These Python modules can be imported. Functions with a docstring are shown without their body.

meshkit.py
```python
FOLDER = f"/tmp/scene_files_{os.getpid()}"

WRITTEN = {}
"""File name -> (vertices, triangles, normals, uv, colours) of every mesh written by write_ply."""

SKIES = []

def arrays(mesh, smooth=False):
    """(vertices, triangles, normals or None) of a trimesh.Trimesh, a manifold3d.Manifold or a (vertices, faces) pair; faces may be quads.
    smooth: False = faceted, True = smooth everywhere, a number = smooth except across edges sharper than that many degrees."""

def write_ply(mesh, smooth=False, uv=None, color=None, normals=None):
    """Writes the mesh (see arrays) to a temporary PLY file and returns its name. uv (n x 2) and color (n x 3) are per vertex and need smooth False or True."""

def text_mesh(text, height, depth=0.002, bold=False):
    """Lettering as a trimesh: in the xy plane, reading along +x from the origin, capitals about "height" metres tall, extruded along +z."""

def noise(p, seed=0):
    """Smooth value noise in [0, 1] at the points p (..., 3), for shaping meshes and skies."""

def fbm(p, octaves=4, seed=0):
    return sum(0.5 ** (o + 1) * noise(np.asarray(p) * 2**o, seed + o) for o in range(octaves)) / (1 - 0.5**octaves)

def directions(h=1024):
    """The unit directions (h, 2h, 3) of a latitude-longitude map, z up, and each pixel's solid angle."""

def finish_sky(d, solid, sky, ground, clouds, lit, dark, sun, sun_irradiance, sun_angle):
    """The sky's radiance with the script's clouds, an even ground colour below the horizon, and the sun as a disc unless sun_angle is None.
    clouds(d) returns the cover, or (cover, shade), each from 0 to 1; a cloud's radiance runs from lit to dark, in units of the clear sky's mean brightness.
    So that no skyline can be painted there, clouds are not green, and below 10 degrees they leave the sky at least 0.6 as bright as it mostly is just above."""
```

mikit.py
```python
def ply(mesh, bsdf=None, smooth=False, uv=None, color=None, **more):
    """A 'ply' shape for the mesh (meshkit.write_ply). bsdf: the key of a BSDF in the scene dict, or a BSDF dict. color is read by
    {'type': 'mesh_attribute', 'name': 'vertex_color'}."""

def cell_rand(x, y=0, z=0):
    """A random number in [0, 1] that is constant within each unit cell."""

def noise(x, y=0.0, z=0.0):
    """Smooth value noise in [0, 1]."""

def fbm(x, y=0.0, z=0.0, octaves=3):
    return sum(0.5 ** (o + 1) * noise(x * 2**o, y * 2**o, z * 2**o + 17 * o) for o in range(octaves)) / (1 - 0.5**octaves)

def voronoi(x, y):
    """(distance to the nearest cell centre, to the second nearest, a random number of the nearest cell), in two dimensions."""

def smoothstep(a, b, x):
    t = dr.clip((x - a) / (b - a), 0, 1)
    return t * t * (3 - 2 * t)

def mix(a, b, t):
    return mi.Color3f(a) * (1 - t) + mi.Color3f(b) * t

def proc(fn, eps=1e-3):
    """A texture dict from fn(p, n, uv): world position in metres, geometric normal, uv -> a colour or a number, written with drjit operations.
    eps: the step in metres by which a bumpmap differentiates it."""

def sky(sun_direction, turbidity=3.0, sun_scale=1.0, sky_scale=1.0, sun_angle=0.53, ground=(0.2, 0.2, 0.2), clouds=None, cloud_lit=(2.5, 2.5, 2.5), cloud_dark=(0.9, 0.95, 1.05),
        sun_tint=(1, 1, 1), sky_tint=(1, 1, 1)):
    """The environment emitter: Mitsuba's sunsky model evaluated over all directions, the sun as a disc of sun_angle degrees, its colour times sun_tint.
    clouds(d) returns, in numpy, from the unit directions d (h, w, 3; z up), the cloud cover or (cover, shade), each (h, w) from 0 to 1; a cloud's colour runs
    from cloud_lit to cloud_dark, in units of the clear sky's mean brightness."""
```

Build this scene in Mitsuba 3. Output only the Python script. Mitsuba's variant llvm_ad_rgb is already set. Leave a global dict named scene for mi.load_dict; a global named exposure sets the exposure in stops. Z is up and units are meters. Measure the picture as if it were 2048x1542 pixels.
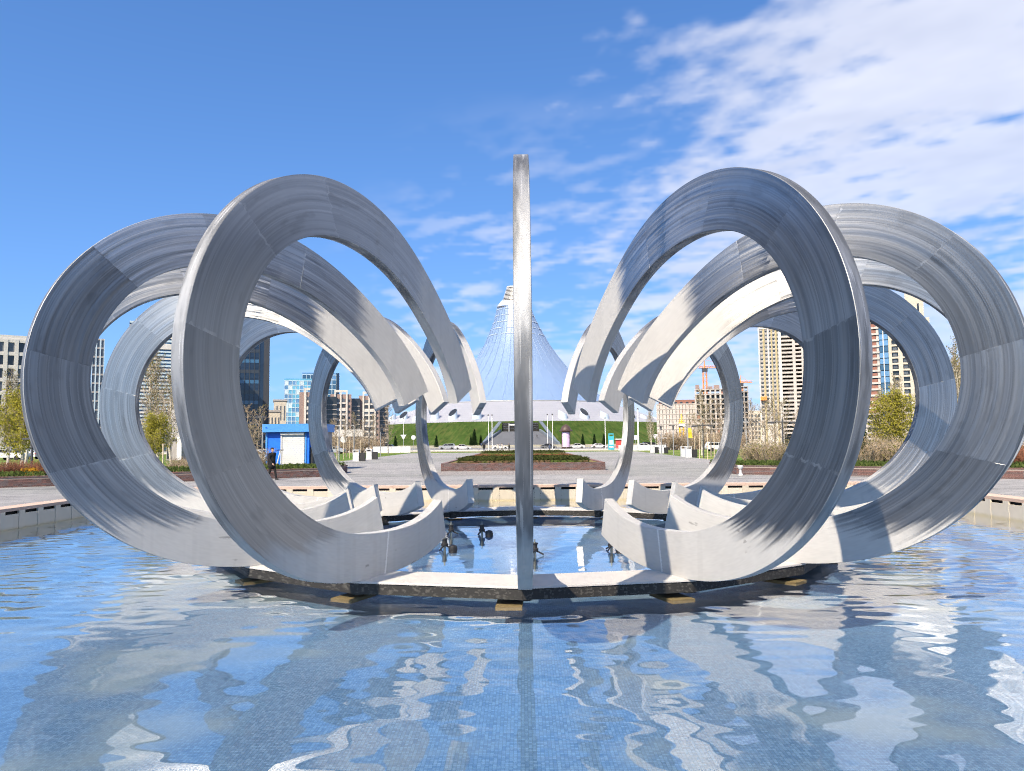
import math, random
import numpy as np, trimesh, mitsuba as mi, drjit as dr
import mikit, meshkit
from mikit import noise, fbm, voronoi, cell_rand, smoothstep, mix, proc
from shapely.geometry import Polygon, box as sbox
T = mi.ScalarTransform4f
scene, labels = {}, {}
RNG = np.random.default_rng(7)

# ------------------------------------------------------------------ camera, sky, exposure
CAM = np.array([-0.032, -19.203, 1.898])
PITCH, YAW, ROLL, FPX = 0.07558, -0.01317, -0.00901, 1492.5
fwd = np.array([math.cos(PITCH) * math.sin(YAW), math.cos(PITCH) * math.cos(YAW), math.sin(PITCH)])
rgt = np.array([math.cos(YAW), -math.sin(YAW), 0.0])
upv = np.cross(rgt, fwd)
up2 = math.cos(ROLL) * upv - math.sin(ROLL) * rgt
scene['camera'] = {'type': 'perspective', 'fov': math.degrees(2 * math.atan(1024 / FPX)), 'fov_axis': 'x',
                   'near_clip': 0.05, 'far_clip': 6000.0,
                   'to_world': T().look_at(origin=CAM.tolist(), target=(CAM + fwd).tolist(), up=up2.tolist())}
exposure = 1.33
SUN_AZ, SUN_EL = math.radians(28), math.radians(40.5)
SUN = [-math.sin(SUN_AZ) * math.cos(SUN_EL), -math.cos(SUN_AZ) * math.cos(SUN_EL), math.sin(SUN_EL)]


def clouds(d):
    el = np.degrees(np.arcsin(np.clip(d[..., 2], -1, 1)))
    az = np.degrees(np.arctan2(d[..., 0], d[..., 1]))
    h = np.maximum(d[..., 2], 0.0) + 0.10
    qx, qy = d[..., 0] / h, d[..., 1] / h
    ca, sa = math.cos(-0.55), math.sin(-0.55)
    u, v = qx * ca + qy * sa, -qx * sa + qy * ca
    def F(a, b, o, seed): return meshkit.fbm(np.stack([u * a, v * b, u * 0 + seed * 1.37], -1), o, seed) - 0.5
    big, base, det = F(1.1, 1.7, 4, 5), F(3.2, 5.2, 4, 3), F(11.0, 15.0, 5, 11)
    warp = F(24.0, 34.0, 3, 17)
    edge = -18.5 + 1.10 * np.minimum(el, 45)
    far = np.clip((np.abs(az) - 100) / 60, 0, 1)
    m = np.clip((az - edge) / 16.0, -1.5, 1.25) * (1 - far) - 1.0 * far
    t = m * 0.62 + 1.3 * big + 1.15 * base + 1.0 * det + 0.45 * warp - 0.24
    cover = np.clip((t + 0.10) / 0.75, 0, 1)
    cover = cover * cover * (3 - 2 * cover)
    thin = 0.72 + 0.26 * np.clip((el - 8) / 16, 0, 1)
    w = (base * 1.2 + det * 1.3 + big * 0.8 + 0.02) / 0.42
    wisp = np.clip(w, 0, 1) * np.clip((az + 16 + (14 - el) * 0.6) / 12, 0, 1) * np.clip((26 - el) / 12, 0, 1) * 0.50 * (1 - far)
    c = np.clip(np.maximum(cover * thin * (0.68 + 0.17 * np.clip(m, 0, 1)), wisp), 0, 0.94)
    shade = np.clip(0.30 + 1.3 * F(4.0, 6.0, 4, 21) + 0.5 * det, 0, 0.85)
    return c, shade


scene['sky'] = mikit.sky(SUN, turbidity=3.8, sun_scale=2.6, sun_tint=(0.95, 1.0, 1.07), sky_scale=1.33, clouds=clouds, cloud_lit=(2.2, 2.25, 2.5), cloud_dark=(1.6, 1.7, 2.08),
                         sky_tint=(0.86, 1.22, 1.72), ground=(0.22, 0.22, 0.2))

# ------------------------------------------------------------------ helpers
USED = set()


def uniq(name):
    k, i = name, 0
    while k in USED:
        i += 1
        k = f'{name}_{i:03d}'
    USED.add(k)
    return k


def thing(name, label=None, cat=None, group=None, kind=None):
    k = uniq(name)
    d = {}
    if label: d['label'] = label
    if cat: d['category'] = cat
    if group: d['group'] = group
    if kind: d['kind'] = kind
    if d: labels[k] = d
    return k


def part(t, name, shape, to_world=None, label=None, kind=None):
    k = uniq(t + '__' + name)
    s = dict(shape)
    if to_world is None: to_world = FACE[1]
    if to_world is not None: s['to_world'] = to_world
    scene[k] = s
    d = {}
    if label: d['label'] = label
    if kind: d['kind'] = kind
    if d: labels[k] = d
    return k


def solo(name, shape, label=None, cat=None, group=None, kind=None):
    k = thing(name, label, cat, group, kind)
    scene[k] = dict(shape)
    return k


class MB:
    def __init__(self): self.v, self.f, self.n = [], [], 0
    def add(self, v, f):
        v = np.asarray(v, float); f = np.asarray(f, int)
        if f.shape[1] == 4: f = np.vstack([f[:, [0, 1, 2]], f[:, [0, 2, 3]]])
        self.v.append(v); self.f.append(f + self.n); self.n += len(v)
        return self
    def mesh(self, m): return self.add(m.vertices, m.faces)
    def box(self, x0, x1, y0, y1, z0, z1, rz=0, o=(0, 0, 0)):
        v = np.array([[x, y, z] for x in (x0, x1) for y in (y0, y1) for z in (z0, z1)], float)
        if rz:
            c, s = math.cos(rz), math.sin(rz)
            v = np.stack([v[:, 0] * c - v[:, 1] * s, v[:, 0] * s + v[:, 1] * c, v[:, 2]], 1)
        return self.add(v + np.asarray(o, float), BOXF)
    def tube(self, a, b, r0, r1=None, n=8):
        a, b = np.asarray(a, float), np.asarray(b, float)
        r1 = r0 if r1 is None else r1
        d = b - a; d = d / np.linalg.norm(d)
        x = np.cross(d, [0, 0, 1] if abs(d[2]) < 0.9 else [1, 0, 0]); x /= np.linalg.norm(x); y = np.cross(d, x)
        t = np.arange(n) * 2 * np.pi / n
        c = np.cos(t)[:, None] * x + np.sin(t)[:, None] * y
        v = np.vstack([a + c * r0, b + c * r1, [a], [b]])
        i = np.arange(n); j = (i + 1) % n
        f = np.vstack([np.stack([i, j, j + n], 1), np.stack([i, j + n, i + n], 1), np.stack([j, i, i * 0 + 2 * n], 1), np.stack([i + n, j + n, i * 0 + 2 * n + 1], 1)])
        return self.add(v, f)
    def lathe(self, prof, n=24, o=(0, 0, 0)):
        prof = np.asarray(prof, float); m = len(prof)
        t = np.arange(n) * 2 * np.pi / n
        v = np.stack([prof[:, 0, None] * np.cos(t), prof[:, 0, None] * np.sin(t), np.repeat(prof[:, 1, None], n, 1)], -1).reshape(-1, 3) + np.asarray(o, float)
        f = []
        for k in range(m - 1):
            i = np.arange(n); j = (i + 1) % n
            f.append(np.stack([k * n + i, k * n + j, (k + 1) * n + j, (k + 1) * n + i], 1))
        return self.add(v, np.vstack(f))
    def blob(self, c, r, seed=0, sub=2, amp=0.15, fr=2.0):
        m = trimesh.creation.icosphere(subdivisions=sub)
        v = m.vertices * (1 + amp * (meshkit.fbm(m.vertices * fr + seed * 7.3, 3, seed)[:, None] - 0.5) * 2)
        return self.add(v * np.asarray(r, float) + np.asarray(c, float), m.faces)
    def get(self): return np.vstack(self.v), np.vstack(self.f)
    def ply(self, mat, smooth=False, **k):
        return mikit.ply(self.get(), mat, smooth=smooth, **k)


BOXF = np.array([[0, 1, 3], [0, 3, 2], [4, 6, 7], [4, 7, 5], [0, 4, 5], [0, 5, 1], [2, 3, 7], [2, 7, 6], [0, 2, 6], [0, 6, 4], [1, 5, 7], [1, 7, 3]])


def boxply(mat, *a, **k): return MB().box(*a, **k).ply(mat)


def sheet(poly, z, mat, name, **lab):
    v, f = trimesh.creation.triangulate_polygon(poly, engine='earcut')
    v = np.column_stack([v, np.full(len(v), float(z))])
    f = np.asarray(f)
    a, b, c = v[f[:, 0]], v[f[:, 1]], v[f[:, 2]]
    flip = np.cross(b - a, c - a)[:, 2] < 0
    f[flip] = f[flip][:, ::-1]
    return solo(name, mikit.ply((v, f), mat), kind='structure', **lab)


FACE = [1043.7, None]


def px2(px, D):
    """ground x of a thing seen in column px of the photograph at distance D from the camera (survey of the photograph)"""
    return CAM[0] + (px - FACE[0]) / FPX * D


def face(px=None):
    """until the next call, what is built is turned so that its front faces the square (the blocks stand round it)"""
    if px is None: FACE[0], FACE[1] = 1043.7, None
    else:
        a = math.degrees(math.atan((px - 1043.7) / FPX))
        FACE[0], FACE[1] = px, T().translate(CAM.tolist()).rotate([0, 0, 1], -a).translate((-CAM).tolist())


def Y(D): return CAM[1] + D


def Z(px, py, D):
    """height of a thing seen in row py at distance D"""
    hor = 885.0 - (px - 1024) * 0.00901
    return CAM[2] + (hor - py) / FPX * D


# ------------------------------------------------------------------ materials
def mat(name, b): scene[name] = b; return name


def prin(base, rough=0.5, metallic=0.0, spec=0.5, **k):
    if callable(base): bc = proc(base)
    elif isinstance(base, dict): bc = base
    else: bc = {'type': 'rgb', 'value': list(base)}
    return {'type': 'principled', 'base_color': bc, 'roughness': rough if isinstance(rough, (float, int)) else proc(rough), 'metallic': metallic, 'specular': spec, **k}


def two(b): return {'type': 'twosided', 'bsdf': b}


def plain(name, col, rough=0.6, metallic=0.0, var=0.12, fr=1.5, spec=0.4):
    lo, hi = [tuple(float(x) * k for x in col) for k in (1 - var, 1 + var)]
    def fn(p, n, uv):
        t = fbm(p.x * fr + 3.1, p.y * fr, p.z * fr, 4)
        return mix(lo, hi, t)
    return mat(name, two(prin(fn, rough, metallic, spec)))


PI = math.pi


def ring_id(p):
    a = dr.atan2(p.x, -p.y) / (2 * PI / 16)
    return dr.floor(a + 0.5) + 20.0


# uv on the rings: u = metres across the band from the inner edge, v = arc parameter 0 (upper end) .. 1 (lower end) plus 2 on the narrow edges
SEAM = [0.0, 0.113, 0.225, 0.34, 0.44, 0.535, 0.63, 0.75, 0.885, 1.0]


def seg_of(s):
    r = mi.Float(0)
    for k in range(1, 9): r = dr.select(s > SEAM[k], mi.Float(k), r)
    return r


def matte_mask(p, uv):
    """1 where the plate was blasted smooth (both ends of the arc), 0 where the grinding marks show"""
    s, w = uv.y, uv.x
    rid = ring_id(p)
    j = noise(w * 34.0, s * 6.0 + rid * 3.7, rid) - 0.5
    cl = fbm(w * 3.0 + rid * 5.1, s * 24.0, rid * 2.3, 4) - 0.5
    lo = 0.715 + 0.05 * (cell_rand(rid, 7.0) - 0.5) + 0.075 * (0.45 - w) * 0.9
    up = 0.150 + 0.05 * (cell_rand(rid, 3.0) - 0.5) + 0.03 * (w - 0.45)
    a = smoothstep(lo - 0.012, lo + 0.028, s + 0.030 * j + 0.05 * cl)
    b = 1 - smoothstep(up - 0.02, up + 0.014, s + 0.020 * j + 0.045 * cl)
    return dr.maximum(a, b)


def ring_groove(rid):
    """how deeply each ring was ground: the tall ring left of the bar was rubbed nearly smooth"""
    return dr.select(dr.abs(rid - 19.0) < 0.5, mi.Float(0.22), 0.75 + 0.5 * cell_rand(rid, 11.0))


def ring_bump(p, n, uv):
    s, w = uv.y, uv.x
    rid = ring_id(p)
    g = seg_of(s)
    k = cell_rand(rid, g, 5.0)
    ribs = noise(w * (11.0 + 9.0 * k) + 31.0 * k, s * 9.0 + rid, rid + g * 3.0)
    fine = noise(w * 70.0 + 11.0 * k, s * 20.0, rid + g * 3.0)
    wav = noise(w * 3.0 + 7 * k, s * 12.0, rid + 3.0)
    edge = dr.minimum(dr.abs(w - 0.0), 1.0)
    amp = ring_groove(rid) * (0.25 + 0.9 * k * k) * (1 - matte_mask(p, uv))
    return (ribs * 0.0075 + fine * 0.0011) * amp + wav * 0.006


def ring_col(p, n, uv):
    s, w = uv.y, uv.x
    rid = ring_id(p)
    g = seg_of(s)
    k = cell_rand(rid, g, 2.0)
    t = noise(w * 64.0 + 13 * k, s * 14.0, rid + g) * 0.42 + noise(w * 22.0 + 9 * k, s * 7.0 + 2, rid + g * 5.0) * 0.33 + 0.25 * fbm(w * 2.5, s * 9.0, rid, 3)
    stain = smoothstep(0.62, 0.80, fbm(w * 6.0 + rid, s * 40.0, rid + 1.0, 4))
    t = 0.45 + (t - 0.45) * dr.minimum(1.0, 0.25 + ring_groove(rid))
    c = mix((0.165, 0.170, 0.179), (0.49, 0.497, 0.51), t)
    c = c * (1 + (0.46 * k - 0.24) * dr.minimum(1.0, 0.3 + ring_groove(rid)))
    wd = mi.Float(0)
    for q in SEAM[1:-1]: wd = dr.maximum(wd, 1 - smoothstep(0.0006, 0.0016, dr.abs(s - q - 0.004 * (noise(w * 22.0, q * 50.0, rid) - 0.5))))
    wd = wd * smoothstep(0.25, 0.7, noise(w * 8.0, s * 9.0, rid + 2))
    pale = cell_rand(rid, g, 9.0)
    c = c * (1 - 0.15 * stain)
    return mix(c, mix((0.10, 0.10, 0.105), (0.85, 0.84, 0.82), pale), wd * 0.28)


def ring_rough(p, n, uv):
    rid = ring_id(p)
    return 0.36 + 0.10 * noise(uv.x * 30.0, uv.y * 12.0, rid)


def matte_col(p, n, uv):
    s, w = uv.y, uv.x
    rid = ring_id(p)
    cl = fbm(p.x * 1.3 + 2, p.y * 1.3, p.z * 1.3 + rid, 4)
    fine = noise(w * 60.0, s * 160.0, rid)
    c = mix((0.390, 0.389, 0.386), (0.466, 0.464, 0.458), cl) * (0.95 + 0.08 * fine)
    scuff = smoothstep(0.82, 0.88, fbm(w * 5.0 + rid * 2.7, s * 34.0 + 3, rid, 4)) * 0.4
    weld = (1 - smoothstep(0.0, 0.0022, dr.abs(s - 0.885 - 0.002))) * 0.25
    drip = smoothstep(0.60, 0.78, noise(p.x * 9.0 + p.y * 9.0, p.z * 0.7, rid)) * 0.04
    return c * (1 - scuff) * (1 - drip) + mi.Color3f(weld)


mat('ring_polished', {'type': 'bumpmap', 'bump': proc(ring_bump, 2e-3), 'scale': 1.0,
                      'bsdf': prin(ring_col, ring_rough, 1.0, 0.5, anisotropic=0.55)})
mat('ring_matte_plain', prin(matte_col, 0.50, 0.15, 0.5))
mat('ring_matte', two({'type': 'ref', 'id': 'ring_matte_plain'}))
mat('ring_face', two({'type': 'blendbsdf', 'weight': proc(lambda p, n, uv: matte_mask(p, uv)),
                      'a': {'type': 'ref', 'id': 'ring_polished'}, 'b': {'type': 'ref', 'id': 'ring_matte_plain'}}))


def rim_col(p, n, uv):
    rid = ring_id(p)
    t = smoothstep(0.25, 0.75, fbm(uv.x * 10.0 + rid, uv.y * 34.0, rid, 4))
    streak = smoothstep(0.70, 0.80, noise(uv.x * 60.0, uv.y * 18.0, rid + 4)) * smoothstep(0.5, 0.66, noise(uv.x * 9.0, uv.y * 40.0, rid))
    c = mix((0.20, 0.212, 0.23), (0.42, 0.436, 0.46), t)
    return c + mi.Color3f(0.22) * streak


def rim_rough(p, n, uv):
    return 0.57 + 0.14 * fbm(uv.x * 6.0 + 4, uv.y * 20.0, ring_id(p), 2)


def rim_bump(p, n, uv):
    return 0.006 * fbm(uv.x * 2.0, uv.y * 14.0, ring_id(p), 2)


mat('ring_rim_metal', {'type': 'bumpmap', 'bump': proc(rim_bump, 3e-3), 'scale': 1.0, 'bsdf': prin(rim_col, rim_rough, 1.0)})
mat('ring_rim_matte', two({'type': 'blendbsdf', 'weight': proc(lambda p, n, uv: 0.85 * smoothstep(0.66, 0.70, uv.y) * smoothstep(0.02, 0.2, noise(uv.x * 4, uv.y * 30, ring_id(p))) + 0.85 * (1 - smoothstep(0.13, 0.17, uv.y))),
                           'a': {'type': 'ref', 'id': 'ring_rim_metal'}, 'b': {'type': 'ref', 'id': 'ring_matte_plain'}}))

plain('granite_light', (0.38, 0.37, 0.362), 0.55, var=0.10, fr=6)
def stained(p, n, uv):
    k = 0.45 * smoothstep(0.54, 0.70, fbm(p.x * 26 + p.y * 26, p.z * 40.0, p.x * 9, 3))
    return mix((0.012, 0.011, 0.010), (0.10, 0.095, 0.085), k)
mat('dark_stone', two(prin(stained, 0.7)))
plain('yellow_block', (0.24, 0.185, 0.095), 0.8, var=0.2, fr=8)
plain('pink_coping', (0.41, 0.30, 0.24), 0.6, var=0.08, fr=3)
def tile_col(p, n, uv):
    h = cell_rand(p.x / 0.9 + 0.5, p.y / 0.9, 1.0)
    base = mix((0.42, 0.375, 0.295), (0.48, 0.435, 0.36), h)
    wet = smoothstep(-0.50, -0.62, p.z + 0.03 * noise(p.x * 6, p.y * 6, 1))
    return base * (0.95 + 0.1 * fbm(p.x * 4, p.y * 4, p.z * 4, 3)) * mix((1, 1, 1), (0.86, 0.82, 0.66), wet)
mat('pool_tile', two(prin(tile_col, 0.45)))
plain('dark_void', (0.02, 0.02, 0.02), 0.9)


def floor_col(p, n, uv):
    s = 0.036
    gx = dr.abs(p.x / s - dr.floor(p.x / s) - 0.5)
    gy = dr.abs(p.y / s - dr.floor(p.y / s) - 0.5)
    grout = dr.maximum(smoothstep(0.34, 0.46, gx), smoothstep(0.34, 0.46, gy))
    r = cell_rand(dr.floor(p.x / s), dr.floor(p.y / s), 1.0)
    c = mix((0.050, 0.116, 0.228), (0.100, 0.198, 0.335), r)
    c = mix(c, (0.035, 0.08, 0.12), grout * 0.55)
    cl = fbm(p.x * 0.35, p.y * 0.35, 0.0, 4)
    silt = smoothstep(0.45, 0.75, fbm(p.x * 0.8 + 9, p.y * 0.8, 2.0, 5)) * 0.6
    c = c * (0.8 + 0.4 * cl)
    return mix(c, (0.17, 0.225, 0.24), silt)
mat('pool_floor_mat', two(prin(floor_col, 0.5)))
mat('water_mat', {'type': 'thindielectric', 'int_ior': 1.36})


def paving_col(p, n, uv):
    sx, sy = 0.30, 0.60
    row = dr.floor(p.y / sx)
    x = p.x / sy + 0.5 * (row - 2 * dr.floor(row / 2))
    gx = dr.abs(x - dr.floor(x) - 0.5); gy = dr.abs(p.y / sx - row - 0.5)
    j = dr.maximum(smoothstep(0.47, 0.495, gx), smoothstep(0.44, 0.49, gy))
    r = cell_rand(dr.floor(x), row, 3.0)
    patch = smoothstep(0.45, 0.6, fbm(p.x * 0.08 + 4, p.y * 0.16, 0.0, 4))
    c = mix((0.158, 0.158, 0.162), (0.212, 0.21, 0.214), r)
    c = mix(c, c * mi.Color3f(0.86, 0.88, 0.85), patch)
    big = fbm(p.x * 0.5, p.y * 0.9, 1.0, 4)
    band = smoothstep(0.42, 0.46, dr.abs(p.y / 9.0 - dr.floor(p.y / 9.0) - 0.5))
    c = c * (0.86 + 0.26 * big) * (1 - 0.10 * band)
    st = smoothstep(0.66, 0.74, fbm(p.x * 0.35 + 11, p.y * 1.1, 4.0, 4))
    return c * (1 - 0.35 * j) * (1 - 0.25 * st)
mat('paving', two(prin(paving_col, 0.75)))


def brickpave_col(p, n, uv):
    r = cell_rand(dr.floor(p.x / 0.21), dr.floor(p.y / 0.105), 3.0)
    gx = dr.abs(p.x / 0.21 - dr.floor(p.x / 0.21) - 0.5)
    j = smoothstep(0.40, 0.48, gx)
    c = mix((0.12, 0.112, 0.11), (0.20, 0.185, 0.18), r)
    return c * (1 - 0.4 * j)
mat('brick_paving', two(prin(brickpave_col, 0.8)))


def grass_col(p, n, uv):
    a = fbm(p.x * 0.7, p.y * 0.7, p.z, 5)
    b = fbm(p.x * 0.06 + 5, p.y * 0.1, 1.0, 4)
    c = mix((0.038, 0.070, 0.015), (0.080, 0.125, 0.030), a)
    dry = smoothstep(0.50, 0.72, fbm(p.x * 0.25, p.y * 0.25, p.z * 0.3 + 4, 5))
    c = mix(c, (0.19, 0.17, 0.07), dry * 0.55)
    return c * (0.8 + 0.4 * b)
mat('grass', two(prin(grass_col, 0.9, spec=0.1)))
def mound_col(p, n, uv):
    a = dr.atan2(p.x - 0.0, 671.0 - p.y)
    q = fbm(a * 60.0, p.z * 0.9, 1.0, 5)
    r = fbm(a * 160.0 + 3, p.z * 0.35, 4.0, 5)
    c = mix((0.020, 0.046, 0.009), (0.055, 0.092, 0.020), q)
    c = mix(c, (0.10, 0.105, 0.035), smoothstep(0.50, 0.70, r) * 0.45)
    return c * (0.65 + 0.6 * fbm(a * 22.0, p.z * 0.2, 9.0, 4))
mat('mound_grass', two(prin(mound_col, 0.95, spec=0.1)))
def soil_col(p, n, uv):
    a = fbm(p.x * 2.5, p.y * 2.5, p.z, 4)
    g = smoothstep(0.48, 0.62, fbm(p.x * 0.9 + 3, p.y * 0.9, 2.0, 4))
    return mix(mix((0.075, 0.05, 0.03), (0.15, 0.10, 0.06), a), (0.07, 0.10, 0.025), g)
mat('soil', two(prin(soil_col, 0.95, spec=0.1)))
def earth_col(p, n, uv):
    a = fbm(p.x * 0.05, p.y * 0.05, 0.0, 5)
    return mix((0.13, 0.125, 0.085), (0.24, 0.225, 0.18), a)
mat('earth', two(prin(earth_col, 0.95, spec=0.1)))
plain('asphalt', (0.11, 0.11, 0.115), 0.85, var=0.15, fr=0.6)
plain('kerb_stone', (0.50, 0.49, 0.47), 0.8, var=0.1, fr=1.0)


def brick_col(p, n, uv):
    r = cell_rand(dr.floor((p.x + p.y) / 0.26), dr.floor(p.z / 0.075 + 50), 7.0)
    r2 = cell_rand(dr.floor((p.x + p.y) / 0.26) + 9, dr.floor(p.z / 0.075 + 50), 2.0)
    c = mix((0.072, 0.045, 0.044), (0.155, 0.08, 0.071), r)
    c = mix(c, (0.115, 0.088, 0.09), smoothstep(0.55, 0.7, r2))
    return c * (0.8 + 0.4 * fbm(p.x * 5, p.y * 5, p.z * 5, 3))
mat('brick', two(prin(brick_col, 0.85)))
plain('mortar', (0.26, 0.22, 0.20), 0.9, fr=3)
plain('steel_dark', (0.09, 0.09, 0.095), 0.45, 0.5)
plain('pole_white', (0.72, 0.72, 0.72), 0.4)
plain('pole_grey', (0.30, 0.31, 0.32), 0.5, 0.3)
plain('white_paint', (0.50, 0.51, 0.52), 0.45, var=0.05)
plain('blue_paint', (0.008, 0.13, 0.62), 0.45, var=0.08)
plain('light_blue_paint', (0.055, 0.23, 0.58), 0.45, var=0.06)
plain('black_plastic', (0.025, 0.025, 0.027), 0.5)
plain('bronze_dark', (0.07, 0.045, 0.04), 0.5)
plain('teal_paint', (0.05, 0.36, 0.46), 0.4)
plain('teal_light', (0.40, 0.66, 0.62), 0.4)
plain('poster_pink', (0.62, 0.47, 0.66), 0.5, var=0.22, fr=0.9)
plain('red_paint', (0.55, 0.06, 0.05), 0.5)
plain('orange_paint', (0.70, 0.24, 0.05), 0.55)
plain('yellow_paint', (0.78, 0.46, 0.04), 0.55)
plain('concrete_pale', (0.42, 0.39, 0.365), 0.9, fr=0.3)
plain('concrete_grey', (0.30, 0.285, 0.275), 0.9, fr=0.3)
plain('brick_red_wall', (0.24, 0.115, 0.088), 0.9, fr=0.3)
plain('brown_cladding', (0.25, 0.185, 0.17), 0.8, fr=0.2)
plain('white_cladding', (0.50, 0.485, 0.455), 0.7, fr=0.2, var=0.06)
plain('cream_cladding', (0.44, 0.40, 0.335), 0.75, fr=0.2, var=0.06)
plain('ochre_cladding', (0.36, 0.305, 0.17), 0.8, fr=0.3)
plain('window_dark', (0.028, 0.032, 0.038), 0.15, fr=0.25, var=0.6, spec=0.6)
plain('window_grey', (0.09, 0.10, 0.115), 0.15, fr=0.25, var=0.5, spec=0.6)
plain('glass_blue', (0.03, 0.085, 0.16), 0.12, fr=0.08, var=0.5, spec=0.8)
plain('glass_navy', (0.012, 0.024, 0.05), 0.12, fr=0.10, var=0.6, spec=0.6)
plain('glass_cyan', (0.10, 0.30, 0.44), 0.15, fr=0.10, var=0.35, spec=0.9)
plain('glass_sky', (0.09, 0.20, 0.36), 0.15, fr=0.10, var=0.35, spec=0.9)
plain('mullion_pale', (0.42, 0.52, 0.58), 0.5, fr=0.2)
plain('mullion_dark', (0.035, 0.04, 0.05), 0.5, fr=0.2)
def roof_col(p, n, uv):
    r = dr.sqrt(dr.square(p.x - 0.0) + dr.square(p.y - 670.8))
    k = dr.abs(r / 4.2 - dr.floor(r / 4.2) - 0.5)
    c = mix((0.262, 0.270, 0.305), (0.292, 0.30, 0.335), fbm(p.x * 0.05, p.y * 0.05, 0.0, 3))
    return c * (1 - 0.12 * smoothstep(0.44, 0.49, k))
mat('roof_white', two(prin(roof_col, 0.55)))
plain('cable_blue', (0.19, 0.27, 0.42), 0.5, fr=0.03, var=0.04)
plain('vent_blue', (0.44, 0.52, 0.62), 0.4, fr=0.2, var=0.08)
plain('entrance_steel', (0.15, 0.18, 0.22), 0.5, 0.2, fr=0.2)
plain('step_stone', (0.125, 0.135, 0.16), 0.8, fr=0.2)
plain('bark', (0.22, 0.19, 0.16), 0.9, fr=4)
plain('bark_pale', (0.46, 0.43, 0.37), 0.9, fr=4, var=0.3)
plain('twig', (0.34, 0.27, 0.20), 0.95, fr=2, var=0.25)
plain('twig_red', (0.23, 0.10, 0.065), 0.95, fr=2, var=0.3)
plain('stake_wood', (0.55, 0.46, 0.33), 0.9, fr=3)
plain('skin', (0.42, 0.26, 0.19), 0.5, fr=6)
plain('cloth_black', (0.010, 0.010, 0.012), 0.9, fr=5)
plain('cloth_blue', (0.05, 0.07, 0.13), 0.9, fr=5)
plain('cloth_pale', (0.55, 0.48, 0.42), 0.9, fr=5)
plain('hair_dark', (0.012, 0.010, 0.009), 0.7, fr=9)
plain('car_white', (0.55, 0.55, 0.56), 0.25, var=0.03)
plain('car_silver', (0.42, 0.43, 0.45), 0.3, 0.5, var=0.03)
plain('car_dark', (0.03, 0.03, 0.035), 0.25, var=0.05)
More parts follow.
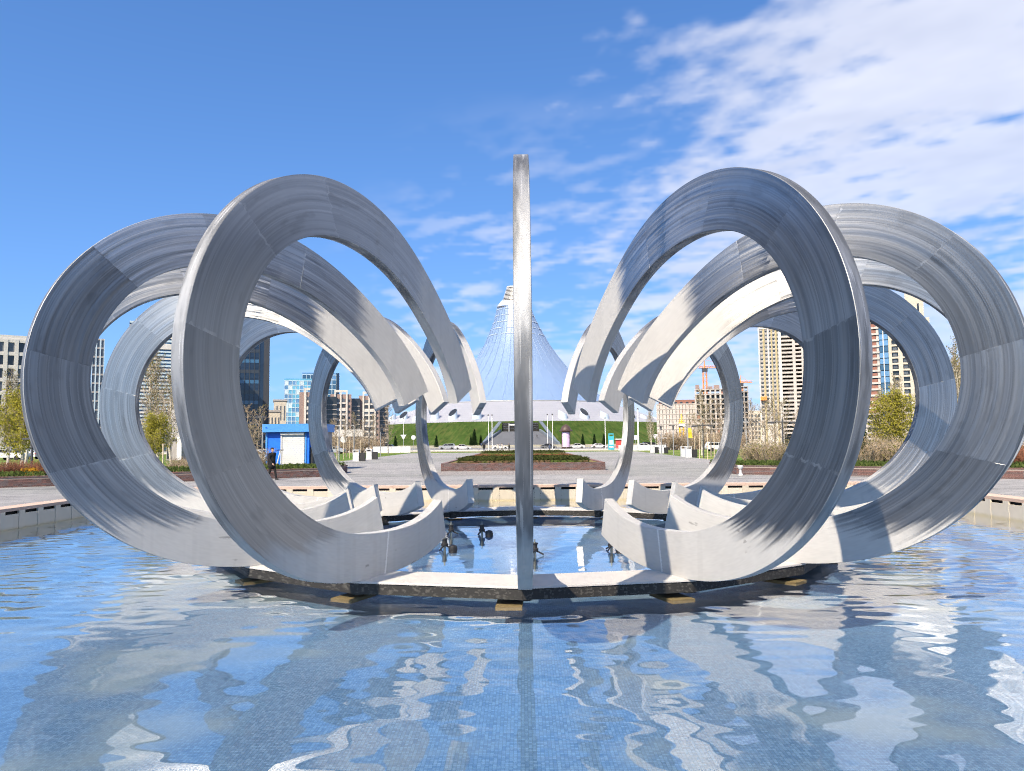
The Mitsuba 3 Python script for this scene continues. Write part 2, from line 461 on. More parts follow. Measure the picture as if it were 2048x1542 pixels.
plain('car_glass', (0.015, 0.017, 0.02), 0.25, spec=0.3)
plain('tyre', (0.02, 0.02, 0.02), 0.8)
plain('lamp_red', (0.5, 0.02, 0.02), 0.3)
plain('lamp_clear', (0.7, 0.7, 0.68), 0.2)
plain('nozzle_dark', (0.03, 0.03, 0.032), 0.45, 0.4, fr=9, var=0.4)
plain('nozzle_brass', (0.24, 0.26, 0.24), 0.4, 0.6, fr=9, var=0.4)


def leafmat(name, a, b, tr=0.5):
    def fn(p, n, uv): return mix(a, b, noise(p.x * 2.3, p.y * 2.3, p.z * 2.3) * 0.55 + 0.45 * noise(p.x * 11, p.y * 11, p.z * 11))
    return mat(name, {'type': 'principledthin', 'base_color': proc(fn), 'roughness': 0.7, 'diff_trans': tr, 'spec_trans': 0.0})


leafmat('leaf_willow', (0.24, 0.23, 0.03), (0.48, 0.44, 0.09), 0.9)
leafmat('leaf_olive', (0.13, 0.13, 0.05), (0.30, 0.27, 0.10), 0.8)
leafmat('leaf_dark', (0.010, 0.024, 0.010), (0.030, 0.060, 0.022), 0.3)
leafmat('leaf_hedge', (0.022, 0.034, 0.012), (0.075, 0.085, 0.028), 0.4)
leafmat('leaf_brown', (0.14, 0.095, 0.055), (0.32, 0.25, 0.14), 0.6)
leafmat('leaf_red', (0.15, 0.06, 0.03), (0.30, 0.14, 0.07), 0.5)
leafmat('leaf_gold', (0.36, 0.19, 0.02), (0.52, 0.30, 0.04), 0.6)
leafmat('blade_green', (0.045, 0.075, 0.02), (0.11, 0.14, 0.045), 0.6)

# ------------------------------------------------------------------ setting: ground, plaza, pool
WZ, FLZ = -0.645, -0.985
PX0, PX1, PY0, PY1 = -15.6, 15.0, -15.2, 13.45
poolrect = sbox(PX0 - 0.16, PY0 - 0.16, PX1 + 0.16, PY1 + 0.16)
coping_out = sbox(PX0 - 0.70, PY0 - 0.70, PX1 + 0.70, PY1 + 0.70)
sheet(sbox(-2600, -300, 2600, 3200).difference(poolrect), -0.05, 'earth', 'ground')
WL = [(-11.5, Y(43.0)), (-24.0, Y(34.4)), (-44.0, Y(23.0))]     # front line of the left brick planter
WR = [(11.8, Y(41.7)), (23.3, Y(34.3)), (43.0, Y(22.5))]
plaza = Polygon([WL[0], WL[1], WL[2], (-70, -10), (-70, -60), (70, -60), (70, -10), WR[2], WR[1], WR[0], (18.6, Y(73)), (19.6, Y(105)), (21.0, Y(138)),
                 (-21.0, Y(138)), (-20.3, Y(120)), (-19.6, Y(80))]).difference(coping_out)
sheet(plaza, 0.0, 'paving', 'plaza')
sheet(sbox(-5.6, Y(43.5), 5.6, Y(49.3)), 0.004, 'brick_paving', 'brick_path')
lawn_l = Polygon([WL[0], WL[1], WL[2], (-160, Y(20)), (-160, Y(170)), (-21.0, Y(146)), (-20.3, Y(120)), (-19.6, Y(80))])
lawn_r = Polygon([WR[0], WR[1], WR[2], (160, Y(20)), (160, Y(170)), (21.0, Y(146)), (19.6, Y(105)), (18.6, Y(73))])
sheet(lawn_l, -0.02, 'grass', 'lawn')
sheet(lawn_r, -0.02, 'grass', 'lawn')
sheet(sbox(-60, Y(138), 60, Y(152)), -0.012, 'grass', 'grass_strip')
sheet(sbox(-700, Y(176), 700, Y(262)), -0.03, 'asphalt', 'road')
sheet(sbox(-150, Y(60), -34, Y(70)), -0.012, 'paving', 'path')

wt = thing('pool_wall', kind='structure')
MOD = 0.90
pan = MB().box(-0.31, 0.31, 0, 0.05, FLZ, -0.165).ply('pool_tile')
pil = MB().box(-0.134, 0.134, -0.012, 0.05, FLZ, -0.072).ply('pool_tile')
cop = MB().box(-0.447, 0.447, 0, 0.70, -0.07, 0.028).ply('pink_coping')
ct = thing('pool_coping', kind='structure')
def wall_run(p0, ang, n):
    for i in range(n):
        m = T().translate([p0[0] + math.cos(ang) * MOD * (i + 0.5), p0[1] + math.sin(ang) * MOD * (i + 0.5), 0]).rotate([0, 0, 1], math.degrees(ang))
        m2 = T().translate([p0[0] + math.cos(ang) * MOD * (i + 0.0), p0[1] + math.sin(ang) * MOD * (i + 0.0), 0]).rotate([0, 0, 1], math.degrees(ang))
        part(wt, 'panel', pan, m)
        part(wt, 'pilaster', pil, m2)
        part(ct, 'slab', cop, m)
wall_run((PX0, PY1), 0.0, 34)
wall_run((PX0, PY1 - 28.35), PI / 2, 31)
wall_run((PX1, PY1), -PI / 2, 31)
wall_run((PX1, PY0), -PI, 34)
b = MB()
b.box(PX0 - 0.16, PX1 + 0.16, PY1 + 0.12, PY1 + 0.16, FLZ, -0.06).box(PX0 - 0.16, PX1 + 0.16, PY0 - 0.16, PY0 - 0.12, FLZ, -0.06)
b.box(PX0 - 0.16, PX0 - 0.12, PY0 - 0.11, PY1 + 0.11, FLZ, -0.06).box(PX1 + 0.12, PX1 + 0.16, PY0 - 0.11, PY1 + 0.11, FLZ, -0.06)
part(wt, 'gutter_back', b.ply('dark_void'))
b = MB().box(PX0, PX0 + 0.06, PY0, PY1, -0.70, -0.625).box(PX0, PX1, PY1 - 0.03, PY1, -0.72, -0.64)
part(wt, 'ledge', b.ply('pool_tile'))
cb = MB()
for x in (PX0, PX1):
    sx = -1 if x < 0 else 1
    for y in (PY0, PY1):
        sy = -1 if y < 0 else 1
        cb.box(min(x, x + sx * 0.70), max(x, x + sx * 0.70), min(y, y + sy * 0.70), max(y, y + sy * 0.70), -0.07, 0.026)
part(ct, 'corner_slab', cb.ply('pink_coping'))
sheet(poolrect, FLZ, 'pool_floor_mat', 'pool_floor')


def water():
    nx, ny = 640, 640
    x = np.linspace(PX0, PX1, nx)
    y = PY0 + (PY1 - PY0) * np.linspace(0, 1, ny) ** 1.15
    X, Yg = np.meshgrid(x, y)
    r = np.random.default_rng(3)
    h = np.zeros_like(X)
    rho = np.hypot(X, Yg)
    dist = np.hypot(X - CAM[0], Yg - CAM[1])
    breeze = np.clip((rho - 6.0) / 4.0, 0, 1) * np.clip((Yg + 10.5) / 5.0, 0.10, 1)
    breeze = np.maximum(breeze, np.clip((-X - 7.5) / 3, 0, 1) * np.clip((Yg + 11.5) / 4.0, 0.15, 1))
    P = np.stack([X * 0.45, Yg * 0.45, X * 0 + 2.2], -1)
    patch = 0.35 + 1.1 * meshkit.fbm(P, 3, 4)
    for i in range(30):      # long soft swell everywhere
        lam = r.uniform(0.38, 1.5); th = r.uniform(0, 2 * np.pi); k = 2 * np.pi / lam
        a = 0.0030 * r.uniform(0.4, 1.0) * lam
        h += a * 0.34 * np.sin(k * (X * np.cos(th) + Yg * np.sin(th)) + r.uniform(0, 6.3))
    h *= (0.45 + 0.75 * meshkit.fbm(P * 1.3 + 5, 3, 9)) * (0.22 + 0.55 * np.clip((rho - 7.6) / 3.5, 0, 1))
    q = np.zeros_like(X)
    for i in range(40):      # wind ripples
        lam = r.uniform(0.26, 0.65); th = 1.45 + r.normal(0, 0.5); k = 2 * np.pi / lam
        q += 0.0036 * lam * r.uniform(0.4, 1.0) * np.sin(k * (X * np.cos(th) + Yg * np.sin(th)) + r.uniform(0, 6.3) + 2.5 * patch)
    h += q * breeze * patch + q * 0.06
    v = np.stack([X, Yg, WZ + h], -1).reshape(-1, 3)
    i = (np.arange(ny - 1)[:, None] * nx + np.arange(nx - 1)[None]).ravel()
    f = np.stack([i, i + 1, i + 1 + nx, i + nx], 1)
    return mikit.ply((v, f), 'water_mat', smooth=True)


solo('water', water(), kind='structure')

# ------------------------------------------------------------------ the sculpture: sixteen open rings on a round base
CO = [(2, 0.2411, -0.1752), (3, 0.047, -0.0798), (4, 0.0073, -0.0304), (5, -0.0006, -0.008)]
CI = [(1, 0.0675, -0.0289), (2, 0.2342, -0.175), (3, 0.0364, -0.0587), (4, 0.0051, -0.0381), (5, -0.003, -0.0138)]
RC, ZC, RT, TH0 = 4.7209, 2.49432, 0.1375, -0.00687
def r_out(a): return 2.4 + sum(c * np.cos(k * a) + s * np.sin(k * a) for k, c, s in CO)
def r_in(a): return 1.8311 + sum(c * np.cos(k * a) + s * np.sin(k * a) for k, c, s in CI)
AO, AI = (0.075, 2 * PI - 0.7815), (-0.015, 2 * PI - 0.6605)
def prof(s, outer):
    a = AO[0] + (AO[1] - AO[0]) * s if outer else AI[0] + (AI[1] - AI[0]) * s
    r = r_out(a) if outer else r_in(a)
    return 1.5 * (RC - r * np.cos(a)), 1.5 * (ZC + r * np.sin(a) - 0.65)
HT = 0.5 * RT * 1.5


def seg_mesh(s0, s1, what):
    """local frame: x = out along the ring's plane, y across its thickness, z up"""
    n = max(6, int((s1 - s0) * 150))
    g = 0.0
    s = np.linspace(s0 + g, s1 - g, n)
    xo, zo = prof(s, True); xi, zi = prof(s, False)
    wid = np.hypot(xo - xi, zo - zi)
    bev = 0.006
    V, F, UV = [], [], []
    def strip(A, B, ua, ub, va=None, flip=False):
        base = sum(len(q) for q in V)
        V.append(np.vstack([A, B]))
        UV.append(np.vstack([np.stack([ua, s], 1), np.stack([ub, s], 1)]))
        i = np.arange(n - 1)
        q = np.stack([base + i, base + i + 1, base + n + i + 1, base + n + i], 1)
        F.append(q[:, ::-1] if flip else q)
    def P(t, y):     # t in 0..1 across band (metres inset), y
        return np.stack([xi + (xo - xi) * t, np.full(n, y), zi + (zo - zi) * t], 1)
    e = bev / wid
    if what == 'face':
        for y, fl in ((HT, False), (-HT, True)):
            m = 5
            ts = [e + (1 - 2 * e) * k / m for k in range(m + 1)]
            for k in range(m):
                strip(P(ts[k], y), P(ts[k + 1], y), ts[k] * wid, ts[k + 1] * wid, flip=fl)
    else:
        o = 0 * wid
        for t0, te, fl in ((1 + o, 1 - e, False), (0 * o, e, True)):
            strip(P(te, HT), P(t0, HT - bev), o + 0.0, o + 0.01, flip=fl)
            strip(P(t0, HT - bev), P(t0, -HT + bev), o + 0.01, o + 0.2, flip=fl)
            strip(P(t0, -HT + bev), P(te, -HT), o + 0.2, o + 0.21, flip=fl)
    v = np.vstack(V); f = np.vstack(F)[:, ::-1]; uv = np.vstack(UV)
    return v, f, uv


def end_mesh(s):
    xo, zo = prof(np.array([s]), True); xi, zi = prof(np.array([s]), False)
    b = 0.004 if s < 0.5 else -0.004
    v = np.array([[xi[0], HT, zi[0]], [xo[0], HT, zo[0]], [xo[0], -HT, zo[0]], [xi[0], -HT, zi[0]]])
    return v, np.array([[0, 1, 2, 3]]), np.array([[0.1, s], [0.6, s], [0.6, s], [0.1, s]])


def mply(vfu, m, smooth):
    v, f, uv = vfu
    return mikit.ply((v, f), m, smooth=smooth, uv=uv)


segs = []
for k in range(9):
    mf = 'ring_face'
    fr = seg_mesh(SEAM[k], SEAM[k + 1], 'face'); rm = seg_mesh(SEAM[k], SEAM[k + 1], 'rim')
    segs.append((mply(fr, mf, False), mply(rm, 'ring_rim_matte', True)))
ends = [mply(end_mesh(0.0006), 'ring_matte', False), mply(end_mesh(0.9994), 'ring_matte', False)]
bot_rho = 1.5 * 4.45
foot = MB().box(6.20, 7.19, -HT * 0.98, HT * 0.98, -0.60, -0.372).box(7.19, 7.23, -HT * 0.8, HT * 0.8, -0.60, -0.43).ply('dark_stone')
ORD = ['first', 'second', 'third', 'fourth', 'fifth', 'sixth', 'seventh']
for k in [0, -1, 1, -2, 2, -3, 3, -4, 4, -5, 5, -6, 6, -7, 7, 8]:
    if k == 0: lab = 'open metal ring nearest the camera, seen edge-on as a straight upright bar in the middle'
    elif k == 8: lab = 'rearmost open metal ring, seen edge-on and hidden behind the upright bar in the middle'
    else:
        side = 'left' if k < 0 else 'right'
        look = {-1: 'tall dull grey open ring with pale blue outer edge', -2: 'wide dark grey open ring at the left edge', -3: 'open ring mostly hidden behind the wide dark ring',
                -4: 'bright white open ring seen face-on', -5: 'open ring hidden mostly behind the tall dull grey ring', -6: 'slim grey open ring in front of the flats', -7: 'slim grey open ring beside the lawn mound',
                1: 'tall open ring with dark ribbed arch and cream foot', 2: 'wide silvery ribbed open ring at the right edge', 3: 'open ring mostly hidden behind the wide silvery ring',
                4: 'ribbed open ring before the towers', 5: 'open ring hidden mostly behind the tall dark arch', 6: 'slim grey open ring in front of the building site', 7: 'slim pale open ring beside the advertising column'}[k]
        lab = f'{look}, {ORD[abs(k) - 1]} {side} of the upright bar'
    t = thing('metal_ring', lab, 'sculpture', 'open metal rings standing on the fountain base')
    th = k * 2 * PI / 16 + TH0 + (0.0055 if k == 0 else 0)
    m = T().rotate([0, 0, 1], math.degrees(th) - 90)
    for fr, rm in segs:
        part(t, 'plate', fr, m)
        part(t, 'edge', rm, m)
    part(t, 'upper_end', ends[0], m); part(t, 'lower_end', ends[1], m)
    part(t, 'foot', foot, m)

# round base: sixteen straight slabs between the rings
bt = thing('round_plinth', 'low round base of pale slabs with black stained sides carrying the ring sculpture', 'fountain')
def slab(r0, r1, z0, z1, g, mname):
    h = PI / 16
    pts = [(r0 / 1.0, -h), (r1, -h), (r1, h), (r0, h)]
    xy = np.array([[r * math.cos(a), r * math.sin(a)] for r, a in pts])
    xy[0, 1] += g; xy[1, 1] += g; xy[2, 1] -= g; xy[3, 1] -= g
    b = 0.012
    c = xy.mean(0)
    top = xy + (c - xy) / np.linalg.norm(c - xy, axis=1)[:, None] * b
    v = np.vstack([np.column_stack([xy, np.full(4, z0)]), np.column_stack([xy, np.full(4, z1 - b)]), np.column_stack([top, np.full(4, z1)])])
    f = [[3, 2, 1, 0], [8, 9, 10, 11]] + [[i + o, (i + 1) % 4 + o, (i + 1) % 4 + 4 + o, i + 4 + o] for o in (0, 4) for i in range(4)]
    return mikit.ply((v, np.array(f)), mname)
R0, R1 = 1.5 * 4.12 * 1.01, 1.5 * 4.80 * 1.015
sl_top = slab(R0, R1, -0.400, -0.366, 0.003, 'granite_light')
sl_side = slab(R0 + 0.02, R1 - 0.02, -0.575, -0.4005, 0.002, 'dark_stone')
blk = MB().box(6.6, 7.34, -0.24, 0.18, -0.725, -0.668).ply('yellow_block')
for k in range(16):
    m = T().rotate([0, 0, 1], math.degrees((k + 0.5) * 2 * PI / 16 + TH0) - 90)
    part(bt, 'slab', sl_top, m)
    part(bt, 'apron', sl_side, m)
    part(bt, 'support_block', blk, T().rotate([0, 0, 1], math.degrees(k * 2 * PI / 16 + TH0) - 91.5))

# fountain nozzles in the inner basin
NOZ = [((888, 1098), 'squat black fountain nozzle nearest the left front ring foot'), ((901, 1068), 'thin-topped fountain nozzle behind the squat one on the left'), ((962, 1068), 'fountain nozzle with a round float, alone on the left of the bar'),
       ((1066, 1108), 'fountain nozzle half hidden by the right side of the bar'), ((1217, 1098), 'fountain nozzle partly hidden behind the right front ring foot')]
for i, ((px, py), lab) in enumerate(NOZ):
    D = (CAM[2] - WZ) * FPX / (py - 885 + (px - 1024) * 0.00901)
    x, y = px2(px, D), Y(D)
    t = thing('fountain_nozzle', lab, 'nozzle', 'fountain nozzles standing in the inner water')
    o = np.array([x, y, WZ])
    part(t, 'pipe', MB().tube(o + [0, 0, -0.34], o + [0, 0, 0.30], 0.035, 0.03).tube(o + [0, 0, 0.30], o + [0, 0, 0.36], 0.014).ply('nozzle_brass', 40))
    part(t, 'collar', MB().lathe([(0.0, 0.10), (0.08, 0.10), (0.085, 0.15), (0.06, 0.17), (0.055, 0.24), (0.075, 0.25), (0.075, 0.28), (0, 0.28)], 16, o).ply('nozzle_dark', 30))
    bb = MB()
    for a in np.linspace(0, 2 * PI, 4)[:3]: bb.tube(o + [0, 0, 0.12], o + [0.20 * math.cos(a), 0.20 * math.sin(a), 0.02], 0.018)
    part(t, 'bracket', bb.ply('nozzle_dark', 40))
    if i in (0, 2, 4):
        part(t, 'float', MB().lathe([(0, -0.07), (0.09, -0.06), (0.11, 0.03), (0.09, 0.11), (0.04, 0.13), (0, 0.13)], 16, o + [0.20, -0.05, 0]).ply('nozzle_dark', 40))

# ------------------------------------------------------------------ brick planters
def brick_wall(t, a, b, h, thick=0.25, name='front', z0=0.0, cap=True):
    a, b = np.array(a, float), np.array(b, float)
    L = np.linalg.norm(b - a); ang = math.atan2(b[1] - a[1], b[0] - a[0])
    m = T().translate([a[0], a[1], 0]).rotate([0, 0, 1], math.degrees(ang))
    part(t, name, MB().box(0, L, 0.012, thick, z0 - 0.04, h - 0.062).ply('mortar'), m)
    r = np.random.default_rng(int(L * 100))
    mb = MB(); nc = int((h - 0.06 - z0) / 0.075)
    bl = 0.26
    for c in range(nc):
        z = z0 + c * 0.075
        x = -bl * 0.5 * (c % 2)
        while x < L:
            x0, x1 = max(x, 0) + 0.005, min(x + bl, L) - 0.005
            if x1 - x0 > 0.03: mb.box(x0, x1, -r.uniform(0, 0.006), 0.10, z + 0.005, z + 0.07)
            x += bl
    part(t, 'brickwork', mb.ply('brick'), m, kind='stuff')
    mb = MB(); x = 0
    while x < L - 0.05:
        mb.box(x + 0.004, min(x + 0.125, L) - 0.004, -0.012, thick + 0.01, h - 0.06, h)
        x += 0.125
    part(t, 'coping', mb.ply('brick'), m, kind='stuff')


def leaf_cloud(pts, size, seed, mname, up=0.0, flat=1.0):
    """many small leaf-sized quads at pts"""
    r = np.random.default_rng(seed)
    n = len(pts)
    a = r.normal(size=(n, 3)); a[:, 2] = a[:, 2] * flat + up; a /= np.linalg.norm(a, axis=1)[:, None]
    b = np.cross(a, r.normal(size=(n, 3))); b /= np.linalg.norm(b, axis=1)[:, None]
    s = (size * r.uniform(0.6, 1.4, n))[:, None]
    v = np.stack([pts - a * s, pts + b * s * 0.45, pts + a * s, pts - b * s * 0.45], 1).reshape(-1, 3)
    i = np.arange(n) * 4
    f = np.vstack([np.stack([i, i + 1, i + 2], 1), np.stack([i, i + 2, i + 3], 1)])
    return mikit.ply((v, f), mname)


def box_pts(x0, x1, y0, y1, z0, z1, n, seed, rough=0.35):
    r = np.random.default_rng(seed)
    p = r.uniform([x0, y0, z0], [x1, y1, z1], (n, 3))
    hmax = z0 + (z1 - z0) * (0.72 + rough * meshkit.fbm(np.stack([p[:, 0] * 1.3, p[:, 1] * 1.3, p[:, 0] * 0], 1), 3, seed))
    p[:, 2] = z0 + (p[:, 2] - z0) / (z1 - z0) * (hmax - z0)
    return p


PYF, PYB, PW = Y(49.7), Y(96.0), 5.45
pt = thing('brick_planter', 'long red brick planter with clipped hedges in the middle of the plaza', 'planter')
brick_wall(pt, (-PW, PYF), (PW, PYF), 0.52)
brick_wall(pt, (PW, PYF + 0.26), (PW, PYB), 0.52, name='right_side')
part(pt, 'left_side', MB().box(-PW, -PW + 0.25, PYF + 0.26, PYB, -0.04, 0.52).ply('brick'))
part(pt, 'soil', MB().box(-PW + 0.26, PW - 0.26, PYF + 0.27, PYB, 0, 0.46).ply('soil'))
rows = [(Y(51.0), Y(55.5), 0.86, 'leaf_hedge', 9000, 'front clipped hedge along the brick planter', 'hedge'), (Y(57.5), Y(61.5), 0.84, 'leaf_hedge', 7000, 'second clipped hedge, between the front one and the red strip', 'hedge'),
        (Y(64.0), Y(75.0), 0.68, 'leaf_red', 11000, 'strip of rusty red bedding plants between the planter hedges', 'flower bed'), (Y(79.0), Y(93.0), 0.94, 'leaf_hedge', 9000, 'rearmost hedge at the far end of the planter', 'hedge')]
for i, (y0, y1, h, ml, n, lab, cat) in enumerate(rows):
    w = PW - 0.9
    k = thing('hedge' if cat == 'hedge' else 'flower_bed', lab, cat)
    part(k, 'foliage', leaf_cloud(box_pts(-w, w, y0, y1, 0.45, h, n, 40 + i), 0.085, 60 + i, ml), kind='stuff')
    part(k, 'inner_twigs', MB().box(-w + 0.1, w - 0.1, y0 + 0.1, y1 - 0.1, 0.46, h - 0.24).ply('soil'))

def side_planter(W, lab, sgn):
    t = thing('brick_planter', lab, 'planter')
    pts = W if sgn > 0 else W
    for i in range(len(W) - 1):
        a, b = W[i], W[i + 1]
        if sgn < 0: a, b = b, a
        brick_wall(t, a, b, 0.50)
    d = 7.0
    brick_wall(t, (W[0][0] - sgn * 0.0, W[0][1]) if sgn < 0 else (W[0][0], W[0][1] + 6), (W[0][0], W[0][1] + 6) if sgn < 0 else W[0], 0.50, name='end_wall')
    inner = Polygon([(W[0][0] + sgn * 0.24, W[0][1] + 0.3), (W[1][0], W[1][1] + 0.3), (W[2][0], W[2][1] + 0.3), (W[2][0], W[2][1] + 13), (W[1][0], W[1][1] + 13), (W[0][0] + sgn * 0.24, W[0][1] + 7)])
    v, f = trimesh.creation.triangulate_polygon(inner, engine='earcut')
    part(t, 'soil', mikit.ply((np.column_stack([v, np.full(len(v), 0.44)]), f), 'soil'))
    # turf and dead stems
    r = np.random.default_rng(5 + sgn)
    n = 9000
    u = r.uniform(0, 1, n); L1 = np.array(W[0]); L2 = np.array(W[1]); L3 = np.array(W[2])
    base = np.where((u < 0.45)[:, None], L1 + (L2 - L1) * (u / 0.45)[:, None], L2 + (L3 - L2) * ((u - 0.45) / 0.55)[:, None])
    dep = r.uniform(0.35, 6.5, n)
    h = r.uniform(0.02, 0.22, n)
    P = np.column_stack([base[:, 0], base[:, 1] + dep, 0.44 + h])
    ml = 'blade_green'
    k = thing('ground_cover', None, None, None, 'stuff')
    scene[k] = leaf_cloud(P, 0.10, 9 + sgn, ml, up=0.8)
    return P


side_planter(WL, 'dark brick planter edging the lawn left of the pool', -1)
side_planter(WR, 'reddish brick planter edging the lawn right of the pool', 1)

# ------------------------------------------------------------------ trees and shrubs
def branch_tree(seed, H, spread, nb, r0, upright=0.6, start=0.25, twigs=6):
    """trunk, limbs and twigs; returns (trunk MB, twig MB, tip points)"""
    r = np.random.default_rng(seed)
    tr, tw, tips = MB(), MB(), []
    segs_ = 6; p = np.array([0, 0, -0.1]); pts = [p]
    for i in range(segs_):
        p = p + np.array([r.normal(0, 0.02) * H * 0.5, r.normal(0, 0.02) * H * 0.5, H * 0.95 / segs_]); pts.append(p)
    rad = [r0 * (1 - 0.86 * i / segs_) for i in range(segs_ + 1)]
    for i in range(segs_): tr.tube(pts[i], pts[i + 1], rad[i], rad[i + 1], 7)
    for i in range(nb):
        f = start + (1 - start) * (i + r.uniform(0, 0.8)) / nb
        f = min(f, 0.97); k = int(f * segs_); a0 = pts[k] + (pts[k + 1] - pts[k]) * (f * segs_ - k)
        th = i * 2.4 + r.uniform(-0.5, 0.5)
        L = spread * (1.15 - 0.75 * f) * r.uniform(0.7, 1.2)
        d = np.array([math.cos(th), math.sin(th), upright * r.uniform(0.7, 1.5)]); d /= np.linalg.norm(d)
        rr = r0 * 0.34 * (1.1 - f)
        q = a0; nseg = 3
        for j in range(nseg):
            d2 = d + r.normal(0, 0.14, 3) + [0, 0, 0.10]; d2 /= np.linalg.norm(d2)
            q2 = q + d2 * L / nseg
            tr.tube(q, q2, rr * (1 - j / nseg) + 0.012, rr * (1 - (j + 1) / nseg) + 0.008, 5)
            for m in range(twigs):
                e = d2 * 0.6 + r.normal(0, 0.55, 3) + [0, 0, 0.25 * upright]; e /= np.linalg.norm(e)
                b0 = q + (q2 - q) * r.uniform(0, 1); b1 = b0 + e * L * r.uniform(0.18, 0.42)
                tw.tube(b0, b1, 0.013, 0.004, 3)
                for _ in range(3): tips.append(b0 + (b1 - b0) * r.uniform(0.35, 1.05))
                for _ in range(2):
                    e2 = e + r.normal(0, 0.6, 3); e2 /= np.linalg.norm(e2); c0 = b0 + (b1 - b0) * r.uniform(0.3, 0.9); c1 = c0 + e2 * L * r.uniform(0.08, 0.2)
                    tw.tube(c0, c1, 0.008, 0.003, 3); tips.append(c1)
            q = q2
    return tr, tw, np.array(tips)


PROTO = {}
def proto(kind):
    if kind in PROTO: return PROTO[kind]
    r = np.random.default_rng(len(PROTO) + 3)
    out = []
    if kind.startswith('poplar'):
        s = int(kind[-1])
        tr, tw, tips = branch_tree(20 + s, 10.0, 2.6, 34, 0.14, 1.5, 0.16, 7)
        out = [('trunk', tr.ply('bark_pale', 50)), ('twigs', tw.ply('twig')), ('crown', leaf_cloud(tips[r.integers(0, len(tips), 1500)] + r.normal(0, 0.10, (1500, 3)), 0.075, s, 'leaf_olive'))]
    elif kind.startswith('bare'):
        s = int(kind[-1])
        tr, tw, tips = branch_tree(40 + s, 6.0, 2.0, 18, 0.08, 1.0, 0.22, 5)
        out = [('trunk', tr.ply('bark', 50)), ('twigs', tw.ply('twig')), ('crown', leaf_cloud(tips[r.integers(0, len(tips), 420)] + r.normal(0, 0.08, (420, 3)), 0.06, s, ['leaf_brown', 'leaf_olive', 'leaf_olive'][s]))]
    elif kind.startswith('willow'):
        s = int(kind[-1])
        tr, tw, tips = branch_tree(60 + s, 7.0, 3.6, 30, 0.16, 0.7, 0.22, 8)
        n = 9000
        p = tips[r.integers(0, len(tips), n)] + r.normal(0, 0.22, (n, 3))
        p[:, 2] -= np.abs(r.normal(0, 0.35, n))
        out = [('trunk', tr.ply('bark_pale', 50)), ('twigs', tw.ply('twig')), ('crown', leaf_cloud(p, 0.11, s, 'leaf_willow', flat=1.4))]
    elif kind.startswith('shrub'):
        s = int(kind[-1])
        tw = MB(); tips = []
        for i in range(105):
            th = r.uniform(0, 2 * PI); rr = 0.25 * math.sqrt(r.uniform()); b0 = np.array([rr * math.cos(th), rr * math.sin(th), 0])
            d = np.array([math.cos(th) * r.uniform(0.1, 0.9), math.sin(th) * r.uniform(0.1, 0.9), 1.0]); L = r.uniform(0.7, 1.5)
            b1 = b0 + d / np.linalg.norm(d) * L
            tw.tube(b0, b1, 0.012, 0.004, 3)
            for _ in range(4):
                e = d + r.normal(0, 0.6, 3); c0 = b0 + (b1 - b0) * r.uniform(0.3, 1); c1 = c0 + e / np.linalg.norm(e) * r.uniform(0.15, 0.4)
                tw.tube(c0, c1, 0.007, 0.003, 3); tips.append(c1)
        tips = np.array(tips)
        ml, tm = [('leaf_brown', 'twig'), ('leaf_red', 'twig_red'), ('leaf_olive', 'twig')][s % 3]
        out = [('stems', tw.ply(tm)), ('crown', leaf_cloud(tips[r.integers(0, len(tips), 420)] + r.normal(0, 0.07, (420, 3)), 0.05, s, ml))]
    elif kind == 'spruce':
        tr = MB().tube((0, 0, -0.1), (0, 0, 5.8), 0.13, 0.02, 7)
        P = []
        for i in range(26):
            z = 0.5 + 5.3 * i / 26; R = 1.75 * (1 - z / 6.1) ** 0.85
            for a in np.linspace(0, 2 * PI, 9)[:8]:
                a += r.uniform(-0.4, 0.4)
                q = r.uniform(0.1, 1, 40); L = R * r.uniform(0.75, 1.1)
                P.append(np.stack([q * L * math.cos(a), q * L * math.sin(a), z - 0.30 * q * L + 0 * q], 1) + r.normal(0, 0.06, (40, 3)))
        out = [('trunk', tr.ply('bark', 50)), ('crown', leaf_cloud(np.vstack(P), 0.11, 3, 'leaf_dark'))]
    PROTO[kind] = out
    return out


def plant(name, kind, x, y, z, s, rz, lab, cat, group=None, sz=None):
    t = thing(name, lab, cat, group)
    m = T().translate([x, y, z]).rotate([0, 0, 1], rz).scale([s, s, sz or s])
    for nm, sh in proto(kind): part(t, nm, sh, m)


def TR(name, kind, px, D, h, H0, lab, cat='tree', group=None, z=None, sx=1.0):
    zz = (0.44 if D < 52 else -0.02) if z is None else z
    s = h / H0
    t = thing(name, lab, cat, group)
    m = T().translate([px2(px, D), Y(D), zz]).rotate([0, 0, 1], (px * 37) % 360).scale([s * sx, s * sx, s])
    for nm, sh in proto(kind): part(t, nm, sh, m)


